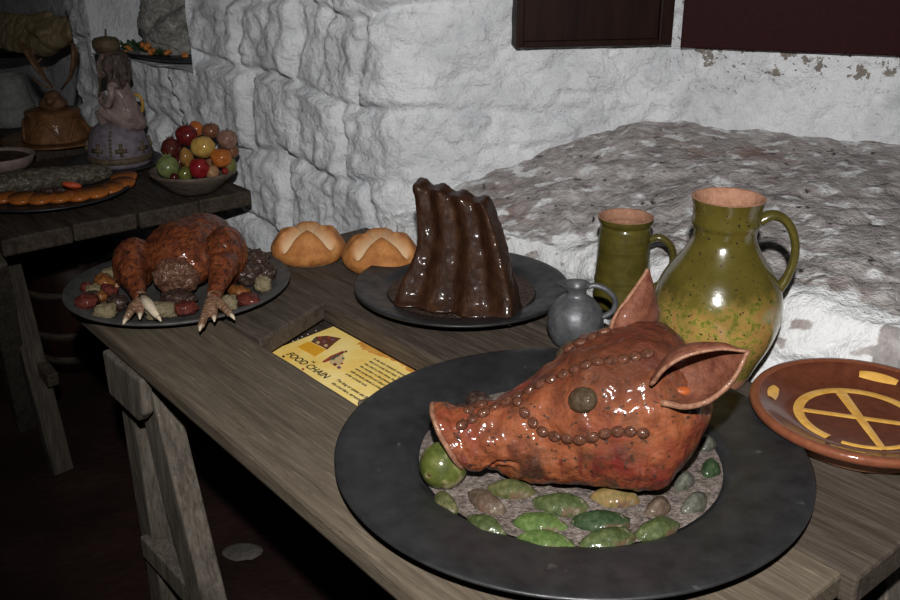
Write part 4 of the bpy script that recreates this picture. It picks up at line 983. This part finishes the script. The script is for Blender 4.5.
for s in (-1, 1):
    b.tube([sp_(124, 126, s*.024), sp_(110, 119, s*.026), sp_(98, 114, s*.024)], [.024, .020, .015], 14); b.tube([sp_(98, 114, s*.024), sp_(103, 126, s*.024), sp_(107, 138, s*.024)], [.015, .013, .009], 12)
    b.tube([sp_(107, 138, s*.024), sp_(100, 142, s*.024)], [.009, .006], 10)
    b.tube([sp_(112, 89, s*.046), sp_(113, 100, s*.052), sp_(108, 109, s*.046)], [.012, .010, .009], 10); b.tube([sp_(108, 109, s*.046), sp_(99, 105, s*.02), sp_(97, 98, s*.01)], [.009, .007, .007], 10)
put(fuse(b, .0034, 3, lambda v: .0016*fr(v, 60, 3)), 'figure', 'statue', sr2, origin=(0, 0, 0))
MT['hair'] = mat('brown_painted_hair', [(.3, (.04, .026, .022)), (.7, (.12, .085, .075))], 24, .5, .6, 60, stretch=(1, 1, .4))
b = MB(); b.ell(sp_(109.5, 68), (.034, .037, .038))
for s in (-1, 1):
    b.tube([sp_(111, 62, s*.018), sp_(118, 72, s*.026), sp_(121, 84, s*.026), sp_(118, 91, s*.022), sp_(121, 98, s*.018)], [.018, .017, .014, .011, .003], 10)
    b.tube([sp_(105, 63, s*.032), sp_(108, 76, s*.037), sp_(112, 88, s*.033), sp_(110, 96, s*.030)], [.010, .012, .010, .003], 10)
put(fuse(b, .0034, 2, lambda v: .003*math.sin(v.x*300+fr(v, 30, 2)*5)), 'hair', 'hair', sr2, origin=(0, 0, 0))
b = MB(); b.lathe([(0, 0), (.030, 0), (.037, .012), (.037, .028), (.030, .036), (.012, .040), (0, .040)], 28, c=sp_(103, 59)+Vector((0, 0, .002))); b.tube([sp_(102, 48), sp_(101.5, 37)], [.004, .0025], 8); put(b, 'crown', 'gilt', sr2, origin=(0, 0, 0))
b = MB(); b.tube([sp_(101, 64, -.03), sp_(99, 100, -.03)], [.003, .003], 8); put(b, 'staff', 'gilt', sr2, origin=(0, 0, 0))
b = MB(); b.tube([sp_(127+8*math.sin(R(a)), 113-11*math.cos(R(a)), .03) for a in range(-20, 215, 10)], .005, 8); put(b, 'gold_ring', 'goldring', sr2, origin=(0, 0, 0), label='yellow curved tail')
# fish platter
fc = at(48, 191, TZ+.012)
b = MB(); b.lathe([(0, 0), (.15, 0), (.165, .004), (.206, .016), (.208, .019), (.204, .021), (.165, .010), (0, .008)], 90)
o = put(b, 'platter', 'black', origin=(0, 0, 0)); o.location = (fc.x, fc.y, TZ+.0005); tag(o, 'round black platter under the baked fish', 'platter')
MT['fish'] = mat('dark_baked_fish_skin', [(.3, (.03, .022, .014)), (.55, (.13, .11, .08)), (.72, (.32, .32, .28))], 35, .3, .8, 90, coat=.4, stretch=(1, 1.6, 1.6))
fi = empty('baked_fish', (fc.x, fc.y, TZ+.010), 'dark scaly baked fish lying on the black platter at left', 'fish')
b = MB(); f0 = at(-40, 190, .79); f1 = at(112, 172, .79); axf = f1-f0
prf = [(0, .012), (.08, .026), (.2, .034), (.4, .038), (.6, .036), (.75, .033), (.87, .030), (.95, .024), (1, .010)]
pts_ = [f0+axf*t+Vector((0, .01*math.sin(t*3), 0)) for t, r in prf]
n_ = 40; ptsd = [Vector(cr([tuple(p) for p in pts_], i/(n_-1))) for i in range(n_)]; rd = [cr([(r,) for t, r in prf], i/(n_-1))[0] for i in range(n_)]
b.tube(ptsd, rd, 20, flat=.8); fz = fuse(b, .004, 2, lambda v: .0035*fr(v, 60, 3))
for v in fz.v: v.z = max(v.z, TZ+.0105)
put(fz, 'body', 'fish', fi)
b = MB(); t0 = f0+Vector((.0, 0, 0)); b.prism([t0+Vector((.02, -.012, 0)), t0+Vector((-.05, -.04, -.004)), t0+Vector((-.035, 0, 0)), t0+Vector((-.05, .04, .004)), t0+Vector((.02, .012, 0))], (0, 0, .006)); put(b, 'tail', 'fish', fi)
p, n = ptsd[-3]+Vector((0, -.024, .012)), Vector((0, -1, .4)).normalized()
b = MB(); b.ell(p, (.005, .003, .005)); put(b, 'eye', 'veg_dark', fi)
MT['oslice'] = mat('orange_fruit_slice', [(.3, (.22, .06, .01)), (.7, (.40, .13, .025))], 50, .35, .3, 120, coat=.3)
OS = [((3, 202), 'far left'), ((22, 203), 'second from the left'), ((41, 203), 'third from the left'), ((60, 201.5), 'middle of the front row'), ((79, 200), 'fifth from the left'), ((96, 197), 'sixth from the left'), ((110, 193), 'last before the corner'), ((122, 188), 'at the right front rim'), ((124, 182), 'at the right end of the platter')]
for (p, w_) in OS:
    q = at(p[0], p[1]-5, TZ+.02); rr_ = empty('orange_slice', (q.x, q.y, TZ+.0155), 'round orange slice on the fish platter, '+w_, 'orange slice', 'orange slices around the fish')
    b = MB(); b.lathe([(0, 0), (.032, 0), (.0335, .004), (.032, .010), (0, .0108)], 24); put(b, 'flesh', 'oslice', rr_, origin=(0, 0, 0))
    b = MB(); b.lathe([(.0322, .0005), (.0345, .0008), (.0345, .0095), (.0322, .0099)], 24); put(b, 'peel', 'orange', rr_, origin=(0, 0, 0)); rr_.rotation_euler = (R(8), 0, 0)
for p, m, lab in (((72, 186), 'cherry', 'bright red pepper strip lying against the fish'), ((47, 192), 'veg_dark', 'dark mushroom against the fish, left of the pair'), ((59, 191), 'veg_dark', 'dark mushroom against the fish, right of the pair')):
    q = at(p[0], p[1]-1, TZ+.035); b = MB(); b.ell((0, 0, 0), (.024 if m == 'cherry' else .016, .010, .008), (0, .2, .15), 16, 10, lambda d: 1+.2*noise.noise(d*2))
    if m == 'cherry': MT.setdefault('redpep', mat('red_pepper', [(.3, (.4, .05, .02)), (.7, (.55, .1, .04))], 30, .3, .2, 60, coat=.3)); m = 'redpep'
    o = put(b, 'pepper_strip' if m == 'redpep' else 'mushroom', m, origin=(0, 0, 0)); o.location = q; tag(o, lab, 'pepper' if m == 'redpep' else 'mushroom')
# pale rimmed bowl at the left edge
bq = at(-4, 172, TZ); MT['palebowl'] = mat('pale_pinkish_clay', [(.3, (.22, .16, .14)), (.7, (.34, .26, .23))], 24, .6, .2, 60)
br_ = empty('clay_bowl', (bq.x, bq.y+.03, TZ+.0005), 'shallow pale clay bowl of dark food at the left edge behind the fish', 'bowl')
b = MB(); b.lathe([(0, 0), (.07, 0), (.088, .016), (.098, .040), (.096, .043), (.090, .038), (.07, .014), (0, .012)], 48); put(b, 'bowl', 'palebowl', br_, origin=(0, 0, 0))
b = MB(); b.ell((0, 0, .028), (.088, .088, .016), n=28, m=10, fn=lambda d: 1+.05*noise.noise(d*5)); put(b, 'food', 'veg_dark', br_, origin=(0, 0, 0), label='dark food')
# ================================================================== FAR TABLE: pie with antlers, grey pot
pq = at(57, 141, TZ); pe = Vector((pq.x, pq.y, TZ+.0005))
MT['pastry'] = mat('brown_raised_pastry', [(.3, (.09, .04, .016)), (.6, (.20, .095, .042)), (.75, (.28, .15, .075))], 14, .5, .3, 60, coat=.2)
MT['antler'] = mat('dark_antler', [(.3, (.08, .04, .022)), (.7, (.18, .10, .055))], 30, .5, .3, 80)
b = MB(); b.lathe([(0, 0), (.13, 0), (.165, .008), (.168, .012), (.163, .014), (.12, .008), (0, .008)], 60)
o = put(b, 'platter', 'pastry', origin=(0, 0, 0)); o.location = pe; tag(o, 'brown oval platter under the antlered pie', 'platter')
pi = empty('raised_pie', pe+Vector((0, 0, .009)), 'brown raised pie topped with a small antlered animal head', 'pie')
b = MB(); b.lathe([(0, 0), (.100, 0), (.102, .006), (.092, .04), (.082, .078), (.085, .084), (.082, .09), (.05, .095), (0, .096)], 56)
for v in b.v: v += Vector((v.x, v.y, 0))*.03*noise.noise(v*14)
put(b, 'crust', 'pastry', pi, origin=(0, 0, 0))
for a in range(5):
    b = MB(); t0_ = R(-90+a*72)
    pts_ = [Vector(((.103-.016*math.sin(math.pi*i/12))*math.cos(t0_+(i-6)*.085), (.103-.016*math.sin(math.pi*i/12))*math.sin(t0_+(i-6)*.085), .010+.056*math.sin(math.pi*i/12))) for i in range(13)]
    b.tube(pts_, .005, 8); put(b, 'pastry_arch', 'pastry', pi, origin=(0, 0, 0))
b = MB(); b.ell((.005, 0, .110), (.045, .04, .026)); b.ell((.012, -.01, .130), (.026, .03, .024)); b.ell((.012, -.035, .122), (.014, .022, .013)); put(fuse(b, .004, 4, lambda v: .002*fr(v, 50, 3)), 'animal_head', 'antler', pi, origin=(0, 0, 0))
kk = .0034
def ap_(px, py, dy=0): return Vector(((px-58+.155*(145-py))*kk, dy, .118+(108-py)*kk*.97))
for pts2, tines in (([(54, 96), (46, 86), (38, 74), (31, 62), (26, 55)], [((31, 62), (31, 55)), ((35, 68), (36, 58)), ((38, 74), (44, 68)), ((42, 80), (47, 76)), ((26, 55), (25, 52))]),
                    ([(62, 97), (70, 86), (73, 74), (74, 64), (72, 55)], [((74, 64), (77, 58)), ((72, 58), (71, 54)), ((73, 70), (71, 63))])):
    a = MB(); a.tube([ap_(*p) for p in pts2], [.009, .013, .024, .026, .012], 10, flat=.35)
    for t0_, t1_ in tines: a.tube([ap_(*t0_), ap_(*t1_)], [.006, .002], 8)
    put(a, 'antler', 'antler', pi, origin=(0, 0, 0))
b = MB(); b.tube([ap_(50, 96), ap_(40, 91), ap_(34, 86)], [.004, .004, .002], 8); put(b, 'ear', 'antler', pi, origin=(0, 0, 0))
gq = at(2, 134, TZ); MT['greypot'] = mat('grey_green_stoneware', [(.3, (.17, .18, .165)), (.7, (.28, .29, .27))], 30, .7, .3, 70)
gp = empty('stoneware_pot', (gq.x-.03, gq.y+.17, TZ+.0005), 'pale grey tapered stoneware pot at the left edge behind the pie', 'pot')
b = MB(); b.lathe([(0, 0), (.085, 0), (.082, .03), (.074, .06), (.066, .10), (.058, .14), (.05, .165), (.044, .165), (.05, .14), (0, .13)], 40); put(b, 'body', 'greypot', gp, origin=(0, 0, 0))
b = MB(); b.lathe([(.076, .058), (.0785, .062), (.076, .068), (.073, .068)], 40); put(b, 'band', 'greypot', gp, origin=(0, 0, 0))
# ================================================================== NICHE
nc = nq((kN0+kN1)/2-.05, .07, zN); 
b = MB(); b.lathe([(0, 0), (.14, 0), (.19, .014), (.194, .018), (.188, .021), (.14, .010), (0, .010)], 72, sx=1.25, sy=.78, rot=math.atan2(V.y, V.x))
o = put(b, 'platter', 'black', origin=(0, 0, 0)); o.location = nc+Vector((0, 0, .010)); tag(o, 'black platter on the wall niche ledge holding the grey roast', 'platter')
MT['greymeat'] = mat('grey_wrinkled_meat', [(.3, (.14, .135, .125)), (.55, (.27, .265, .25)), (.75, (.38, .37, .33))], 14, .5, .9, 40, coat=.15, dist=1.5, speck=[((.3, .22, .08), 6, .66, .74)])
Yn = nc.y
def nn(px, py, dy=0): return atd(px, py, Yn+dy)
b = MB()
b.ell(nn(178, 40), (.085, .075, .085)); b.ell(nn(158, 30, .02), (.05, .05, .08)); b.ell(nn(165, 8, .03), (.06, .05, .08)); b.ell(nn(182, 0, .02), (.06, .05, .07))
b.tube([nn(150, 42, -.04), nn(165, 32, -.06), nn(182, 18, -.05), nn(198, 8, -.03)], [.022, .030, .030, .02], 14); b.ell(nn(152, 50, -.02), (.04, .035, .03))
b.tube([nn(146, 30), nn(150, 12), nn(152, -8)], [.03, .03, .03], 12)
gm = fuse(b, .005, 4, lambda v: .005*math.sin(fr(v, 9, 2)*26+v.z*60)*.5+.003*fr(v, 40, 3))
for v in gm.v: v.z = max(v.z, nc.z+.0205)
o = put(gm, 'roast_joint', 'greymeat', origin=(nc.x, nc.y, nc.z+.02)); tag(o, 'large grey wrinkled joint of meat on the platter in the wall niche', 'meat')
MT['leaf'] = mat('dark_green_leaf', [(.3, (.012, .03, .012)), (.7, (.03, .07, .025))], 40, .4, .3, 60)
MT['oflower'] = mat('orange_petal', [(.3, (.35, .10, .02)), (.7, (.5, .2, .05))], 50, .5, .3, 80)
for k, (p, r_, m, nm, lab) in enumerate((((122, 51), 7, 'leaf', 'leaf_sprig', 'dark green leaf sprig at the left end of the niche platter'), ((136, 51), 8, 'leaf', 'leaf_sprig', 'dark green leaf sprig in the middle of the niche platter'), ((158, 55), 6, 'leaf', 'leaf_sprig', 'dark green leaf sprig right of the orange flower bunch'),
        ((128, 51), 5, 'oflower', 'orange_flower', 'single orange flower among the leaves at the niche platter left'), ((146, 50), 7, 'oflower', 'orange_flower', 'orange flower bunch against the grey joint'), ((152, 54), 5, 'oflower', 'orange_flower', 'orange flower low before the grey joint'), ((168, 55), 5, 'oflower', 'orange_flower', 'orange flower right of centre on the niche platter'), ((185, 57), 4, 'oflower', 'orange_flower', 'small orange flower at the right end of the niche platter'))):
    q = nn(p[0], p[1], -.10); q.z = max(q.z, nc.z+.02); s_ = 3.4/980; b = MB(); rng = random.Random(k)
    for t in range(9):
        a = rng.uniform(0, 6.28); rr_ = r_*s_*rng.uniform(.2, .8); zz_ = r_*s_*rng.uniform(.1, .9)
        if m == 'leaf': b.ell(q+Vector((rr_*math.cos(a), rr_*.5*math.sin(a), zz_)), (r_*s_*.55, r_*s_*.25, r_*s_*.10), (rng.uniform(-1, 1), rng.uniform(-1, 1), a), 10, 6)
        else: b.ell(q+Vector((rr_*math.cos(a)*.7, rr_*.5*math.sin(a), zz_*.8)), (r_*s_*.32,)*3, (0, 0, 0), 10, 6, lambda d: 1+.3*noise.noise(d*3))
    o = put(b, nm, m, origin=(q.x, q.y, nc.z+.02)); tag(o, lab, 'leaves' if m == 'leaf' else 'flower', 'garnish on the niche platter')
# ================================================================== TOP LEFT SHELF
sc_ = onplane(6, 47, A+N*.29, N); 
b = MB(); b.lathe([(0, -.02), (.24, -.02), (.30, .008), (.305, .014), (.30, .02), (0, .02)], 60, sx=1.0, sy=.72, rot=math.atan2(V.y, V.x))
shf = put(b, 'wall_shelf', 'blackpaint', origin=(0, 0, 0)); shf.location = sc_; tag(shf, 'black rounded wall shelf at top left under the tan bundle', 'shelf')
MT['tan'] = mat('tan_leathery_cloth', [(.3, (.32, .22, .11)), (.6, (.52, .41, .24)), (.75, (.66, .55, .35))], 4, .55, .3, 50, coat=.1)
b = MB(); kx = sc_.length/F*1.0
def bp_(px, py, d=0): return onplane(px, py+3, A+N*(.29+d), N)
b.tube([bp_(-30, 30), bp_(0, 28), bp_(30, 30), bp_(55, 30), bp_(80, 24)], [.05, .075, .07, .06, .04], 18); b.tube([bp_(-10, 38, -.05), bp_(20, 42, -.06), bp_(45, 42, -.05), bp_(72, 30, -.03)], [.03, .045, .045, .02], 14)
b.tube([bp_(30, 22, -.06), bp_(45, 32, -.08), bp_(40, 44, -.06)], [.02, .025, .02], 12); b.tube([bp_(-10, 16, 0), bp_(25, 20, -.02), bp_(50, 16, 0)], [.03, .03, .025], 12)
tn = fuse(b, .006, 5, lambda v: .016*abs(noise.noise(v*11))+.008*abs(noise.noise(v*23))+.002*fr(v, 50, 3))
for v in tn.v: v.z = max(v.z, sc_.z+.0205)
o = put(tn, 'cloth_bundle', 'tan', origin=(sc_.x, sc_.y, sc_.z+.02)); tag(o, 'tan folded leathery bundle on the black shelf at top left', 'bundle')
SC.view_settings.use_curve_mapping = False
